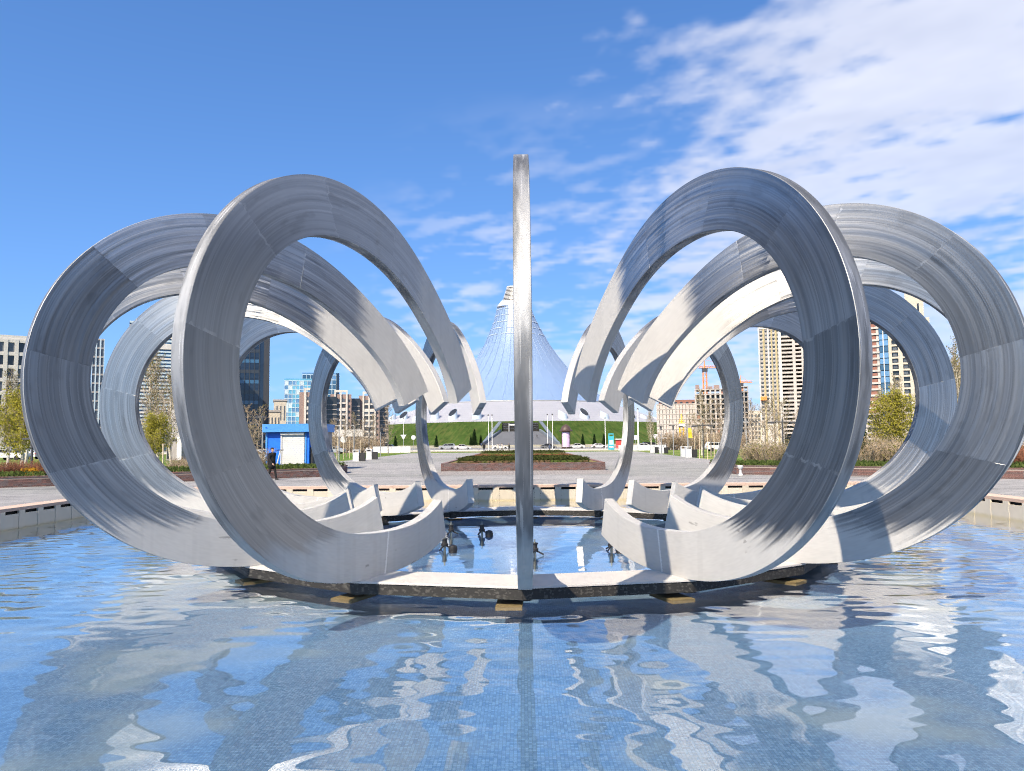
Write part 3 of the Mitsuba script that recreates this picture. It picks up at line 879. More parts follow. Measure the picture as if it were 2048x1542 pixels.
TR('birch_tree', 'willow0', 40, 60, 6.6, 7.0, 'yellow-green budding birch at the left edge before the white office block', z=0)
TR('bare_tree', 'poplar0', 8, 66, 8.5, 10.0, 'bare tree leaning at the very left edge of the photo', z=0)
TR('bare_tree', 'poplar1', 46, 84, 12.0, 10.0, 'tall bare tree before the corner of the white office block', z=0)
for i, (px, D, h) in enumerate([(292, 74, 10.5), (313, 78, 11.8), (340, 72, 9.0)]):
    TR('poplar_tree', f'poplar{i % 3}', px, D, h, 10.0, ['slim bare poplar nearest the white ring, before the blue tower', 'taller slim bare poplar in the middle of the white ring', 'pale slim poplar before the white tower wall'][i], z=0)
TR('willow_tree', 'willow1', 306, 66, 4.4, 7.0, 'round yellow-green willow low inside the white ring', z=0)
for i, (px, D) in enumerate([(490, 78), (512, 84), (500, 60)]):
    TR('bare_tree', f'bare{i % 3}', px, D, [6.0, 6.4, 3.6][i], 6.0, ['bare bushy tree below the dark blue tower', 'bare bushy tree beside the street lamp at the kiosk', 'low bare bush left of the kiosk'][i], z=0)
for i, (px, D, h) in enumerate([(672, 96, 5.2), (692, 104, 5.6), (708, 110, 6.5), (728, 120, 6.0), (664, 130, 6.0), (745, 128, 7.0), (776, 126, 8.5)]):
    TR('bare_tree', f'bare{i % 3}', px, D, h, 6.0, ['young bare tree nearest the slim grey ring', 'young bare tree second from the slim grey ring', 'taller young bare tree before the brown flats', 'young bare tree beside a lamp post on the left lawn', 'bare tree standing behind the slim grey ring', 'bare tree at the foot of the mound, left side', 'greenish bare tree before the left slope of the mound'][i], z=0, sx=0.8)
for i, (px, D, h, k) in enumerate([(1300, 150, 9.0, 'poplar2'), (1400, 96, 8.2, 'poplar0'), (1418, 90, 7.0, 'bare1'), (1388, 112, 6.0, 'bare2'), (1440, 84, 6.5, 'bare0'), (1375, 120, 6.2, 'bare1'), (1462, 80, 7.0, 'bare2')]):
    TR('bare_tree', k, px, D, h, 10.0 if k[0] == 'p' else 6.0, ['wispy bare poplar before the right slope of the mound', 'olive budding poplar before the concrete frame building', 'reddish bare tree right of the olive poplar', 'young bare tree behind the litter bins on the right', 'bare tree behind the slim grey ring on the right', 'small bare tree near the yellow banner', 'bare tree at the right edge of the slim grey ring'][i], z=0, sx=0.85)
for i, (px, D, h, k) in enumerate([(1500, 70, 5.6, 'bare0'), (1524, 66, 5.2, 'bare1'), (1560, 74, 6.0, 'bare2'), (1592, 62, 4.4, 'bare0'), (1545, 92, 7.5, 'bare1')]):
    TR('bare_tree', k, px, D, h, 6.0, ['bare tree between the slim ring and the ochre tower', 'staked bare tree at the left foot of the ochre tower', 'bare tree below the ochre tower facade', 'bare tree beside the street lamp at the dark arch', 'taller bare tree behind the staked one'][i], z=0)
TR('willow_tree', 'willow2', 1772, 62, 5.6, 7.0, 'big round yellow-green willow before the blue-glass tower', z=0, sx=1.05)
TR('spruce_tree', 'spruce', 1706, 54, 4.6, 5.9, 'dark spruce beside the outer edge of the tall dark arch', z=0.2)
TR('poplar_tree', 'poplar1', 1902, 92, 13.5, 10.0, 'tall bare poplar between the two right-hand rings', z=0)
TR('poplar_tree', 'poplar2', 1915, 84, 11.0, 10.0, 'shorter bare poplar right behind the tall one', z=0)
TR('poplar_tree', 'poplar0', 1790, 76, 8.0, 10.0, 'bare birch in front of the round willow', z=0)
TR('poplar_tree', 'poplar1', 1755, 70, 6.4, 10.0, 'slim pale birch left of the bare birch at the willow', z=0)
TR('poplar_tree', 'poplar2', 2040, 60, 8.0, 10.0, 'bare tree at the right edge of the photo', z=0)
# shrubs in the raised beds
r = np.random.default_rng(12)
SH = []
for px in range(-30, 112, 13): SH.append((px + r.uniform(-4, 4), 37.0 + r.uniform(0, 4), 0.50, 'shrub1', 'left'))
for px in range(350, 400, 12): SH.append((px, 46 + r.uniform(0, 6), 0.75, 'shrub0', 'left'))
for px in (465, 490, 515): SH.append((px, 50 + r.uniform(0, 6), 1.2, 'shrub0', 'left'))
for px in range(1488, 1640, 16): SH.append((px, 58 + r.uniform(0, 14), 1.0 + r.uniform(0, 0.45), 'shrub0' if px % 2 else 'shrub2', 'right'))
for px in range(1705, 1830, 13): SH.append((px, 50 + r.uniform(0, 12), 0.9 + r.uniform(0, 0.7), 'shrub2' if px % 2 else 'shrub0', 'right'))
for px in range(1990, 2080, 14): SH.append((px, 37 + r.uniform(0, 4), 0.8, 'shrub1', 'right'))
for px in range(1330, 1480, 16): SH.append((px, 150 + r.uniform(0, 20), 2.6, 'shrub0', 'right'))
for px in range(640, 760, 16): SH.append((px, 150 + r.uniform(0, 20), 2.4, 'shrub0', 'left'))
NTH = ['first', 'second', 'third', 'fourth', 'fifth', 'sixth', 'seventh', 'eighth', 'ninth', 'tenth', 'eleventh', 'twelfth', 'thirteenth', 'fourteenth', 'fifteenth']
CLUS = [((-99, 200), 'dry red stemmed shrub in the brick planter at the left edge'), ((340, 420), 'leafless brown shrub inside the white ring'), ((450, 530), 'leafless brown shrub left of the kiosk'), ((630, 770), 'leafless brown shrub by the road before the brown flats'),
        ((1320, 1486), 'leafless brown shrub by the road before the building site'), ((1486, 1660), 'leafless shrub on the lawn below the ochre tower'), ((1700, 1840), 'leafless shrub on the lawn around the round willow'), ((1980, 2100), 'dry red stemmed shrub in the brick planter at the right edge')]
cnt = {}
for px, D, s, k, side in sorted(SH):
    zz = 0.44 if D < 46 else 0.0
    base = next(l for (a, b_), l in CLUS if a <= px <= b_)
    cnt[base] = cnt.get(base, 0) + 1
    head, tail = base.split(' shrub ')
    plant('shrub', k, px2(px, D), Y(D), zz, s, (px * 53) % 360, f'{head} shrub {tail}, {NTH[cnt[base] - 1]} from the left', 'shrub', base.replace('shrub', 'shrubs'))
P = np.random.default_rng(2).uniform([px2(28, 37), Y(37.2), 0.45], [px2(58, 37), Y(38.6), 0.80], (260, 3))
solo('golden_shrub', leaf_cloud(P, 0.08, 4, 'leaf_gold'), 'small golden yellow shrub in the left brick planter', 'shrub')
for i, (px, lab) in enumerate([(1164, 'first small cone conifer right of the advertising column'), (1187, 'second small cone conifer right of the advertising column'), (1206, 'third small cone conifer beside the teal sign'), (872, 'small cone conifer on the lawn left of the parked cars')]):
    TR('conifer', 'spruce', px, 300, 5.0, 5.9, lab, 'conifer', z=0, sx=0.9)
for i, (px, D, h) in enumerate([(948, 440, 10), (961, 446, 6.5), (941, 438, 6), (790, 300, 5)]):
    TR('dark_conifer', 'spruce', px, D, h, 5.9, ['tallest dark conifer left of the entrance stairs', 'dark conifer close beside the entrance stairs', 'dark conifer left of the tallest one by the stairs', 'dark conifer behind the parked cars on the left'][i], 'conifer', z=0, sx=0.9)
# young tree stakes
for i, (px, D, h) in enumerate([(673, 86, 2.6), (686, 92, 2.4), (698, 96, 2.4), (720, 104, 2.4), (1386, 92, 2.4), (1395, 78, 2.8), (1411, 74, 2.6), (1424, 80, 2.8)]):
    x, y = px2(px, D), Y(D); sd = 'left' if px < 1000 else 'right'
    solo('tree_stake', MB().tube((x, y, -0.1), (x + 0.05, y, h), 0.04, 0.035).ply('stake_wood', 40), f'thin pale wooden stake beside a young tree, {NTH[i % 4]} from the left on the {sd} lawn', 'stake', f'tree stakes on the {sd} lawn')
x, y = px2(1512, 62), Y(62)
solo('leaning_stake', MB().tube((x, y, -0.1), (x + 0.35, y, 2.9), 0.05, 0.04).ply('stake_wood', 40), 'leaning pale wooden stake at the right brick planter', 'stake')
x, y = px2(323, 52), Y(52)
solo('wooden_post', MB().tube((x, y, 0.0), (x, y, 2.0), 0.05, 0.045).ply('stake_wood', 40), 'pale wooden post inside the white ring', 'post')

# ------------------------------------------------------------------ tent building on its mound
TC = np.array([px2(1040, 690), Y(690)])
def tent_mat(p, n, uv):
    a = dr.atan2(p.x - float(TC[0]), p.y - float(TC[1]))
    k = a * 72 / (2 * PI); e = dr.abs(k - dr.floor(k) - 0.5)
    cell = cell_rand(dr.floor(k), dr.floor(p.z / 3.4), 1.0)
    return mix((0.165, 0.245, 0.40), (0.172, 0.252, 0.408), cell)
mat('tent_skin', two(prin(tent_mat, 0.35, 0.0, 0.7)))
mt = solo('mound', (lambda: (lambda n, prof: MB().lathe(prof, n, (TC[0], TC[1], 0)).ply('mound_grass', True))(96, [(175, -0.5), (168, 1.0), (158, 4.5), (148, 9.0), (139, 14.0), (134, 17.0), (120, 19.0), (60, 20)]))(), kind='structure')
tt = thing('tent_building', 'huge pale blue tent-shaped building with a leaning louvred top on a green mound', 'building')
zt = [35.0, 45, 56, 68, 80, 92, 104, 114, 124, 127.5]
rt = [86.0, 71, 58, 46.5, 37.5, 30.0, 24.0, 19.6, 16.3, 15.4]
def tent_c(z): return np.array([TC[0] - 5.0 * max(0, (z - 35) / 92.0) ** 1.5, TC[1]])
def tent_surface(zs, rs, n=72):
    V, F = [], []
    t = np.arange(n) * 2 * PI / n
    for z, rr in zip(zs, rs):
        c = tent_c(z); V.append(np.stack([c[0] + rr * np.cos(t), c[1] + rr * np.sin(t), np.full(n, z)], 1))
    for k in range(len(zs) - 1):
        i = np.arange(n); j = (i + 1) % n
        F.append(np.stack([k * n + i, k * n + j, (k + 1) * n + j, (k + 1) * n + i], 1))
    return np.vstack(V), np.vstack(F)
part(tt, 'membrane', mikit.ply(tent_surface(zt, rt), 'tent_skin', smooth=True))
cb = MB(); t_ = np.arange(36) * 2 * PI / 36
for a in t_:
    for k in range(len(zt) - 1):
        c0, c1 = tent_c(zt[k]), tent_c(zt[k + 1])
        if math.sin(a) < 0.25:
            cb.tube((c0[0] + (rt[k] + .3) * math.cos(a), c0[1] + (rt[k] + .3) * math.sin(a), zt[k]), (c1[0] + (rt[k + 1] + .3) * math.cos(a), c1[1] + (rt[k + 1] + .3) * math.sin(a), zt[k + 1]), 0.15, None, 4)
part(tt, 'cables', cb.ply('cable_blue'), kind='stuff')
for z in (99.5, 105.5, 111.5, 118.0, 124.0):
    rr = np.interp(z, zt, rt) + 0.35; c = tent_c(z)
    hb = MB()
    for a0 in np.arange(0, 2 * PI, 2 * PI / 36):
        if math.sin(a0) < 0.2 and hash(round(a0 * 50 + z)) % 5:
            hb.tube((c[0] + rr * math.cos(a0), c[1] + rr * math.sin(a0), z), (c[0] + rr * math.cos(a0 + 0.15), c[1] + rr * math.sin(a0 + 0.15), z), 0.38, None, 5)
    part(tt, 'hoop', hb.ply('vent_blue'))
c1, c2 = tent_c(127.5), tent_c(133.0)
def tilted_ring(z0, z1, r0, r1, tilt, mname, n=40, cx=0.0):
    t = np.arange(n) * 2 * PI / n; V = []
    for z, rr, ox in ((z0, r0, 0), (z1, r1, cx)):
        V.append(np.stack([c1[0] + ox + rr * np.cos(t), c1[1] + rr * np.sin(t), z + tilt * rr * np.cos(t) * 0.0 + tilt * rr * np.sin(t)], 1))
    i = np.arange(n); j = (i + 1) % n
    V.append(np.array([[c1[0], c1[1], z0], [c1[0] + cx, c1[1], z1]]))
    f = np.vstack([np.stack([i, j, j + n], 1), np.stack([i, j + n, i + n], 1), np.stack([j, i, i * 0 + 2 * n], 1), np.stack([i + n, j + n, i * 0 + 2 * n + 1], 1)])
    return mikit.ply((np.vstack(V), f), mname)
part(tt, 'dark_band', tilted_ring(126.6, 128.2, 15.9, 15.7, 0.12, 'steel_dark'))
part(tt, 'collar', tilted_ring(128.2, 133.6, 15.6, 12.0, 0.12, 'white_paint', cx=0.4))
part(tt, 'cap', tilted_ring(133.7, 146.0, 10.2, 6.4, 0.12, 'steel_dark', cx=0.8))
for i in range(9):
    z = 134.6 + i * 1.25; q = (z - 133.7) / 12.3
    part(tt, 'louvre', tilted_ring(z, z + 0.42, 10.6 - 3.8 * q, 10.5 - 3.8 * q, 0.12, 'white_paint', cx=0.05))
part(tt, 'cap_rim', tilted_ring(146.0, 147.4, 6.9, 6.0, 0.12, 'white_paint', cx=0.05))
# sloping white podium roof
n = 160
V, F = [], []
t = np.arange(n) * 2 * PI / n
front = (1 - np.sin(t)) / 2          # 1 towards the camera
rr_ = [(133.5, 0.0), (133.5, 0.9), (128, 0.14), (112, 0.48), (97, 0.78), (86, 1.0), (80, 1.02)]
for k, (rr, q) in enumerate(rr_):
    zlo = 20.2 - 4.6 * front ** 1.3
    z = zlo - 0.8 if k == 0 else (zlo + 0.5 if k == 1 else zlo + (35.4 - zlo) * q)
    V.append(np.stack([TC[0] + rr * np.cos(t), TC[1] + rr * np.sin(t), z + 0 * t], 1))
for k in range(len(rr_) - 1):
    i = np.arange(n); j = (i + 1) % n
    F.append(np.stack([k * n + i, k * n + j, (k + 1) * n + j, (k + 1) * n + i], 1))
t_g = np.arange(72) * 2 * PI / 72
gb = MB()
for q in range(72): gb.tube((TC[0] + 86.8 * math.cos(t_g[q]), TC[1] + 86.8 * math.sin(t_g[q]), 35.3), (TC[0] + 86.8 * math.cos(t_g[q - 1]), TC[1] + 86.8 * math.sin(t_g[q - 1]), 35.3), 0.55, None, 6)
part(tt, 'eaves_gutter', gb.ply('pole_grey'))  # grey tube added to draw the shadow line where membrane meets roof
part(tt, 'podium_roof', mikit.ply((np.vstack(V), np.vstack(F)), 'roof_white', smooth=30))
for px, py in [(783, 838), (806, 836), (832, 838), (869, 834), (905, 832), (953, 830), (1125, 832), (1168, 831), (1208, 833), (1262, 836), (1287, 838), (1308, 841)]:
    a = math.atan2(-1.0, 0) ; off = (px - 1043.7)
    D = 575.0
    for _ in range(30):      # the vents stand on a ring of radius 121 m about the tent
        x = px2(px, D); dx = x - TC[0]
        if abs(dx) < 123.5: D = TC[1] - math.sqrt(124.0 ** 2 - dx * dx) - CAM[1]
    x, y = px2(px, D), Y(D); z = Z(px, py + 8, D) - 1.0
    s = -1 if px < 1040 else 1
    tq = 2.6 if px in (905, 1168, 806, 1262) else 0.2
    vt = part(tt, 'vent', (lambda: (lambda tt_: mikit.ply((np.vstack([np.stack([x + 3.9 * np.cos(tt_), y + 3.9 * np.sin(tt_), np.full(20, z)], 1), np.stack([x + 3.2 * np.cos(tt_), y + 3.2 * np.sin(tt_), z + 6.6 - 1.7 * s * np.cos(tt_) * 1.0 + tq * np.sin(tt_)], 1)]),
        np.stack([np.arange(20), (np.arange(20) + 1) % 20, (np.arange(20) + 1) % 20 + 20, np.arange(20) + 20], 1)), 'vent_blue', smooth=40))(np.arange(20) * 2 * PI / 20))())
    tt_ = np.arange(20) * 2 * PI / 20
    V2 = np.vstack([np.stack([x + 3.1 * np.cos(tt_), y + 3.1 * np.sin(tt_), z + 6.3 - 1.7 * s * np.cos(tt_) + tq * np.sin(tt_)], 1), [[x, y, z + 6.3]]])
    part(vt, 'opening', mikit.ply((V2, np.stack([np.arange(20), (np.arange(20) + 1) % 20, np.full(20, 20)], 1)), 'window_dark'))
# entrance and stairs
et = thing('entrance_portal', 'dark entrance with flared steel sides cut into the mound above the stairs', 'entrance')
DE = 530.0
xe = px2(1040, DE)
part(et, 'recess', MB().box(xe - 13, xe + 13, Y(DE) + 0.5, Y(DE) + 12, 5.0, 15.6).ply('dark_void'))
for s in (-1, 1):
    a = np.array([[xe + s * 13, Y(DE) - 0, 16.4], [xe + s * 15.5, Y(DE), 16.4], [xe + s * 27, Y(DE - 32), 0], [xe + s * 24, Y(DE - 32), 0]])
    bq = a + np.array([0, 6.0, 0])
    v = np.vstack([a, bq]); f = np.array([[0, 1, 2, 3], [7, 6, 5, 4], [0, 4, 5, 1], [1, 5, 6, 2], [2, 6, 7, 3], [3, 7, 4, 0]])
    part(et, 'flank', mikit.ply((v, f), 'entrance_steel'))
    part(et, 'column', MB().tube((xe + s * 8, Y(DE), 5), (xe + s * 8, Y(DE), 15.4), 0.5).ply('pole_grey'))
for i in range(3): part(et, 'lintel', MB().box(xe - 12.6, xe + 12.6, Y(DE) + 0.1, Y(DE) + 0.4, 11.6 + i * 1.5, 11.75 + i * 1.5).ply('entrance_steel'))
part(et, 'sign_panel', MB().box(xe - 8, xe - 3.5, Y(DE) - 0.4, Y(DE), 13.6, 14.6).ply('pole_white'))
st = thing('stairs', 'wide grey stairs climbing the mound to the entrance', 'stairs')
for i in range(26):
    q = i / 25; yy = Y(488 + 40 * q); w = 24 - 11 * q
    part(st, 'step', MB().box(xe - w, xe + w, yy, yy + 3.2, -0.2, 0.35 + 9.0 * q).ply('step_stone'))
for s in (-1, 1):
    v = np.array([[xe + s * 24.2, Y(486), 0.0], [xe + s * 24.2, Y(486), 1.7], [xe + s * 13.2, Y(529), 10.8], [xe + s * 13.2, Y(529), 8.0]])
    v = np.vstack([v, v + [s * 1.4, 0, 0]])
    part(st, 'balustrade', mikit.ply((v, np.array([[0, 1, 2, 3], [7, 6, 5, 4], [0, 4, 5, 1], [1, 5, 6, 2], [2, 6, 7, 3], [3, 7, 4, 0]])), 'entrance_steel'))

# ------------------------------------------------------------------ buildings
def tower(name, lab, pxl, pxr, ytop, D, depth, core, cat='building', pc=None):
    """box building whose front stands at distance D; returns (key, x0, x1, y, top)"""
    t = thing(name, lab, cat)
    face(0.5 * (pxl + pxr) if pc is None else pc)
    x0, x1 = px2(pxl, D), px2(pxr, D); top = Z(0.5 * (pxl + pxr), ytop, D)
    part(t, 'core', MB().box(x0, x1, Y(D), Y(D) + depth, -0.5, top).ply(core))
    return t, x0, x1, Y(D), top


def grid(t, x0, x1, y, z0, z1, nx, nz, pw, sh, mpier, mspan, depth=0.4, windows=None, wname='window', single=True, skip=None, side=None, frame=None):
    """piers and spandrels standing proud of the core and window panes between them, on the front (side=None) or on a flank of the block"""
    def bx(mb, a0, a1, d0, d1, c0, c1):
        if side is None: mb.box(a0, a1, y - d1, y - d0, c0, c1)
        elif side > 0: mb.box(x1 + d0, x1 + d1, a0, a1, c0, c1)
        else: mb.box(x0 - d1, x0 - d0, a0, a1, c0, c1)
        return mb
    A0, A1 = (x0, x1) if side is None else (y, y + depth_side)
    dx = (A1 - A0) / nx; dz = (z1 - z0) / nz
    if pw > 0:
        for i in range(nx + 1): part(t, 'pier', bx(MB(), max(A0, A0 + i * dx - pw / 2), min(A1, A0 + i * dx + pw / 2), 0.0, depth, z0 - 0.4, z1 + 0.2).ply(mpier if not isinstance(mpier, list) else mpier[i % len(mpier)]))
    if sh > 0:
        for j in range(nz + 1): part(t, 'spandrel', bx(MB(), A0, A1, 0.0, depth * 0.8, z0 + j * dz - sh / 2, z0 + j * dz + sh / 2).ply(mspan if not isinstance(mspan, list) else mspan[j % len(mspan)]))
    if windows:
        rr = np.random.default_rng(int(abs(x0) * 10) + nx)
        mb = MB()
        for i in range(nx):
            for j in range(nz):
                if skip and skip(i, j): continue
                wm = windows[rr.integers(len(windows))]
                one = mb if not single else MB()
                bx(one, A0 + i * dx + pw / 2 + 0.02, A0 + (i + 1) * dx - pw / 2 - 0.02, 0.02, 0.10, z0 + j * dz + sh / 2 + 0.02, z0 + (j + 1) * dz - sh / 2 - 0.02)
                if single: part(t, wname, one.ply(wm))
        if not single: part(t, wname, mb.ply(windows[0]), kind='stuff')
depth_side = 20

# left: white office grid
t, x0, x1, y, top = tower('office_block', 'white gridded office block at the left edge of the photo', -120, 44, 709, 190, 26, 'white_cladding')
grid(t, x0, x1, y, 2.0, top - 1.2, 11, 8, 0.75, 0.75, 'white_cladding', 'white_cladding', 0.55, ['window_dark', 'window_grey', 'window_dark'])
t, x0, x1, y, top = tower('office_block', 'grey glass block visible in the gap between two left rings', 176, 195, 706, 260, 14, 'window_grey')
grid(t, x0, x1, y, 2, top, 3, 12, 0.35, 0.5, 'mullion_pale', 'concrete_grey', 0.3)
t, x0, x1, y, top = tower('white_block', 'low white block with balconies beside the grey glass block', 188, 214, 798, 330, 14, 'white_cladding')
grid(t, x0, x1, y, 1, top, 2, 7, 0, 1.6, 'white_cladding', 'white_cladding', 0.8, ['window_grey'], single=False)
# blue tower with the white wall
t, x0, x1, y, top = tower('glass_tower', 'blue banded glass tower with a white side wall inside the white ring', 262, 331, 670, 300, 24, 'glass_blue', pc=315)
n = 34; z0 = 2.0; dz = (top - 2) / n
for j in range(n + 1): part(t, 'floor_band', MB().box(x0, x1, y - 0.35, y, z0 + j * dz - 0.35, z0 + j * dz + 0.35).ply('mullion_pale' if j % 3 else 'white_cladding'))
for i in range(7): part(t, 'mullion', MB().box(x0 + (x1 - x0) * i / 6 - 0.1, x0 + (x1 - x0) * i / 6 + 0.1, y - 0.2, y, z0, top).ply('mullion_dark'))
part(t, 'top_bar', MB().box(x0, x1, y - 0.8, y - 0.36, top - 9.6, top - 7.6).ply('white_cladding'))
part(t, 'top_bar', MB().box(x0, x1, y - 0.8, y - 0.36, top - 4.4, top - 2.4).ply('white_cladding'))
part(t, 'white_wall', MB().box(px2(331, 300), px2(372, 300), y - 0.6, y + 24, -0.5, top + 3).ply('white_cladding'))
# navy tower
t, x0, x1, y, top = tower('dark_tower', 'dark navy glass tower seen through the tall grey ring', 452, 521, 630, 330, 26, 'glass_navy', pc=500)
n = 26; dz = (top - 3) / n
for j in range(n): 
    part(t, 'window_band', MB().box(x0 + 0.6, x1 - 2.0, y - 0.12, y, 3 + j * dz + 0.5, 3 + (j + 1) * dz - 0.25).ply(['glass_navy', 'glass_blue', 'glass_navy', 'window_dark'][(j * 7) % 4]))
for i in range(9): part(t, 'mullion', MB().box(x0 + (x1 - x0) * i / 8 - 0.12, x0 + (x1 - x0) * i / 8 + 0.12, y - 0.3, y, 2, top).ply('mullion_dark'))
part(t, 'corner_fin', MB().box(x1, x1 + 2.2, y - 0.5, y + 26, -0.5, top + 2).ply('mullion_dark'))
# cyan glass pair
t, x0, x1, y, top = tower('cyan_glass_block', 'light cyan glass office block behind the kiosk', 569, 640, 763, 520, 30, 'glass_cyan')
grid(t, x0, x1, y, 2, top - 1.5, 10, 14, 0.35, 0.45, 'mullion_pale', 'mullion_pale', 0.3, ['glass_cyan', 'glass_sky', 'glass_cyan', 'mullion_pale'])
t, x0, x1, y, top = tower('cyan_glass_block', 'taller blue glass block behind the light cyan one', 604, 668, 751, 560, 30, 'glass_sky')
grid(t, x0, x1, y, 2, top - 1.5, 8, 14, 0.35, 0.45, 'mullion_pale', 'mullion_pale', 0.3, ['glass_sky', 'glass_blue'])
part(t, 'dark_side', MB().box(x1, x1 + 2.2, y + 0.2, y + 29, 0, top).ply('glass_navy'))
t, x0, x1, y, top = tower('cream_block', 'taller cream block left of the cyan glass block', 546, 569, 807, 480, 22, 'cream_cladding')
grid(t, x0, x1, y, 12, top - 1, 4, 5, 0, 0, None, None, 0.3, ['window_grey'], single=False) if False else None
part(t, 'roof_edge', MB().box(x0 - 0.5, x1 + 0.5, y - 0.5, y + 22, top, top + 1.0).ply('concrete_grey'))
for i in range(3): part(t, 'window_strip', MB().box(x0 + 1.5 + i * 2.2, x0 + 2.3 + i * 2.2, y - 0.1, y, top - 12, top - 3).ply('window_grey'))
t, x0, x1, y, top = tower('cream_block', 'low cream block with a dark roof behind the street lamp', 524, 556, 828, 420, 22, 'cream_cladding')
part(t, 'roof_edge', MB().box(x0 - 0.5, x1 + 0.5, y - 0.5, y + 22, top, top + 1.0).ply('concrete_grey'))
for i in range(5): part(t, 'window', MB().box(x0 + 1.2 + i * 1.7, x0 + 1.9 + i * 1.7, y - 0.1, y, top - 6.5, top - 3).ply('window_grey'))
# brown and white flats
for i, (a, b_, tp, lab) in enumerate([(598, 648, 789, 'brown and white apartment block partly behind the slim grey ring'), (660, 700, 792, 'brown and white apartment block right of the slim grey ring'), (717, 757, 794, 'brown and white apartment block next to the tent podium')]):
    D = 400 + 6 * i
    t, x0, x1, y, top = tower('apartment_block', lab, a, b_, tp, D, 16, 'brown_cladding')
    w = x1 - x0
    part(t, 'white_frame', MB().box(x0 + 0.18 * w, x0 + 0.26 * w, y - 0.7, y, 1, top + 1).box(x0 + 0.46 * w, x0 + 0.53 * w, y - 0.7, y, 1, top + 1).box(x0 + 0.74 * w, x0 + 0.82 * w, y - 0.7, y, 1, top + 1).ply('white_cladding'))
    part(t, 'cornice', MB().box(x0 + 0.18 * w, x0 + 0.82 * w, y - 0.75, y - 0.02, top + 1.01, top + 2.2).ply('white_cladding'))
    part(t, 'cornice', MB().box(x0 + 0.27 * w, x0 + 0.73 * w, y - 0.5, y - 0.02, top * 0.68, top * 0.68 + 1.2).ply('white_cladding'))
    for j in range(8):
        z = 2 + (top - 4) * j / 8
        for f0 in (0.275, 0.54): 
            part(t, 'window', MB().box(x0 + f0 * w, x0 + (f0 + 0.175) * w, y - 0.10, y - 0.02, z + 0.9, z + (top - 4) / 8 - 0.4).ply('window_grey' if j % 2 else 'window_dark'))
        part(t, 'balcony_band', MB().box(x0 + 0.27 * w, x0 + 0.73 * w, y - 0.3, y - 0.11, z - 0.2, z + 0.7).ply('white_cladding'))
        part(t, 'window', MB().box(x0 + 0.87 * w, x0 + 0.95 * w, y - 0.08, y, z + 0.8, z + 2.2).ply('window_dark'))
    part(t, 'dark_wing', MB().box(x1, x1 + 0.42 * w, y + 4, y + 15, 0, top * 0.93).ply('window_dark'))
    for j in range(9): part(t, 'wing_floor', MB().box(x1, x1 + 0.42 * w, y + 3.7, y + 3.99, 2 + j * (top - 6) / 9, 2.5 + j * (top - 6) / 9).ply('concrete_grey'))
t, x0, x1, y, top = tower('footbridge', 'long white covered walkway running to the mound', 640, 722, 861, 330, 8, 'white_cladding', 'walkway')
# lower part left open: legs
scene[t + '__core'].update(MB().box(x0 - 40, x1, y, y + 8, top - 3.0, top).ply('white_cladding'))
for i in range(9): part(t, 'leg', MB().box(x0 - 38 + i * 6.5, x0 - 37.2 + i * 6.5, y + 3, y + 4, -0.3, top - 3).ply('concrete_grey'))
part(t, 'shop_front', MB().box(x0 - 40, x1 - 6, y + 5, y + 7.6, -0.3, top - 3.01).ply('window_dark'))
face()
# low shed seen through the white ring
x0, x1 = px2(330, 92), px2(362, 92)
t = thing('shed', 'low dark shed with a white end wall behind the bare poplars', 'shed')
part(t, 'body', MB().box(x0, x1, Y(92), Y(96), 0, 2.5).ply('concrete_grey')); part(t, 'dark_front', MB().box(x0 + 0.1, x1 - 1.4, Y(92) - 0.06, Y(92), 0.2, 2.2).ply('window_dark'))
part(t, 'white_wall', MB().box(px2(353, 92), px2(362, 92), Y(92) - 0.3, Y(92) - 0.07, 0, 2.9).ply('white_paint'))
part(t, 'roof', MB().box(x0 - 0.2, x1 + 0.2, Y(92) - 0.2, Y(96.2), 2.51, 2.7).ply('steel_dark'))

# right: concrete frame under construction
def frame_building(name, lab, pxl, pxr, ytop, D, depth, nx, nz, slabm, pierm, z0=0.0, fill=0.3, seed=1, pierw=1.0):
    t = thing(name, lab, 'building')
    face(0.5 * (pxl + pxr))
    x0, x1 = px2(pxl, D), px2(pxr, D); top = Z(0.5 * (pxl + pxr), ytop, D); y = Y(D)
    dz = (top - z0) / nz; dx = (x1 - x0) / nx
    part(t, 'back_wall', MB().box(x0 + 0.2, x1 - 0.2, y + depth * 0.55, y + depth * 0.6, z0, top - dz * 0.6).ply('window_dark'))
    for j in range(nz + 1): part(t, 'floor_slab', MB().box(x0 - 0.3, x1 + 0.3, y, y + depth, z0 + j * dz - 0.22, z0 + j * dz + 0.22).ply(slabm))
    for i in range(nx + 1):
        part(t, 'column', MB().box(x0 + i * dx - pierw / 2, x0 + i * dx + pierw / 2, y + 0.25, y + 1.2, z0, top + 0.2).ply(pierm))
    rr = np.random.default_rng(seed)
    for i in range(nx):
        for j in range(nz):
            if rr.uniform() < fill: part(t, 'infill_wall', MB().box(x0 + i * dx + pierw / 2, x0 + (i + rr.uniform(0.5, 1)) * dx - pierw / 2 * 0, y + 0.5, y + 0.7, z0 + j * dz + 0.22, z0 + j * dz + 0.22 + (dz - 0.44) * rr.choice([1, 0.5])).ply(pierm if rr.uniform() < 0.6 else 'brick_red_wall'))
    return t, x0, x1, y, top
frame_building('concrete_frame_building', 'long lower concrete frame of the building site beside the mound', 1316, 1392, 811, 420, 16, 12, 8, 'concrete_pale', 'concrete_pale', 0, 0.30, 3, 1.5)
t, x0, x1, y, top = frame_building('concrete_frame_building', 'taller concrete frame with open cells below the orange crane', 1392, 1448, 783, 415, 18, 6, 11, 'concrete_pale', 'concrete_pale', 0, 0.16, 5, 0.9)
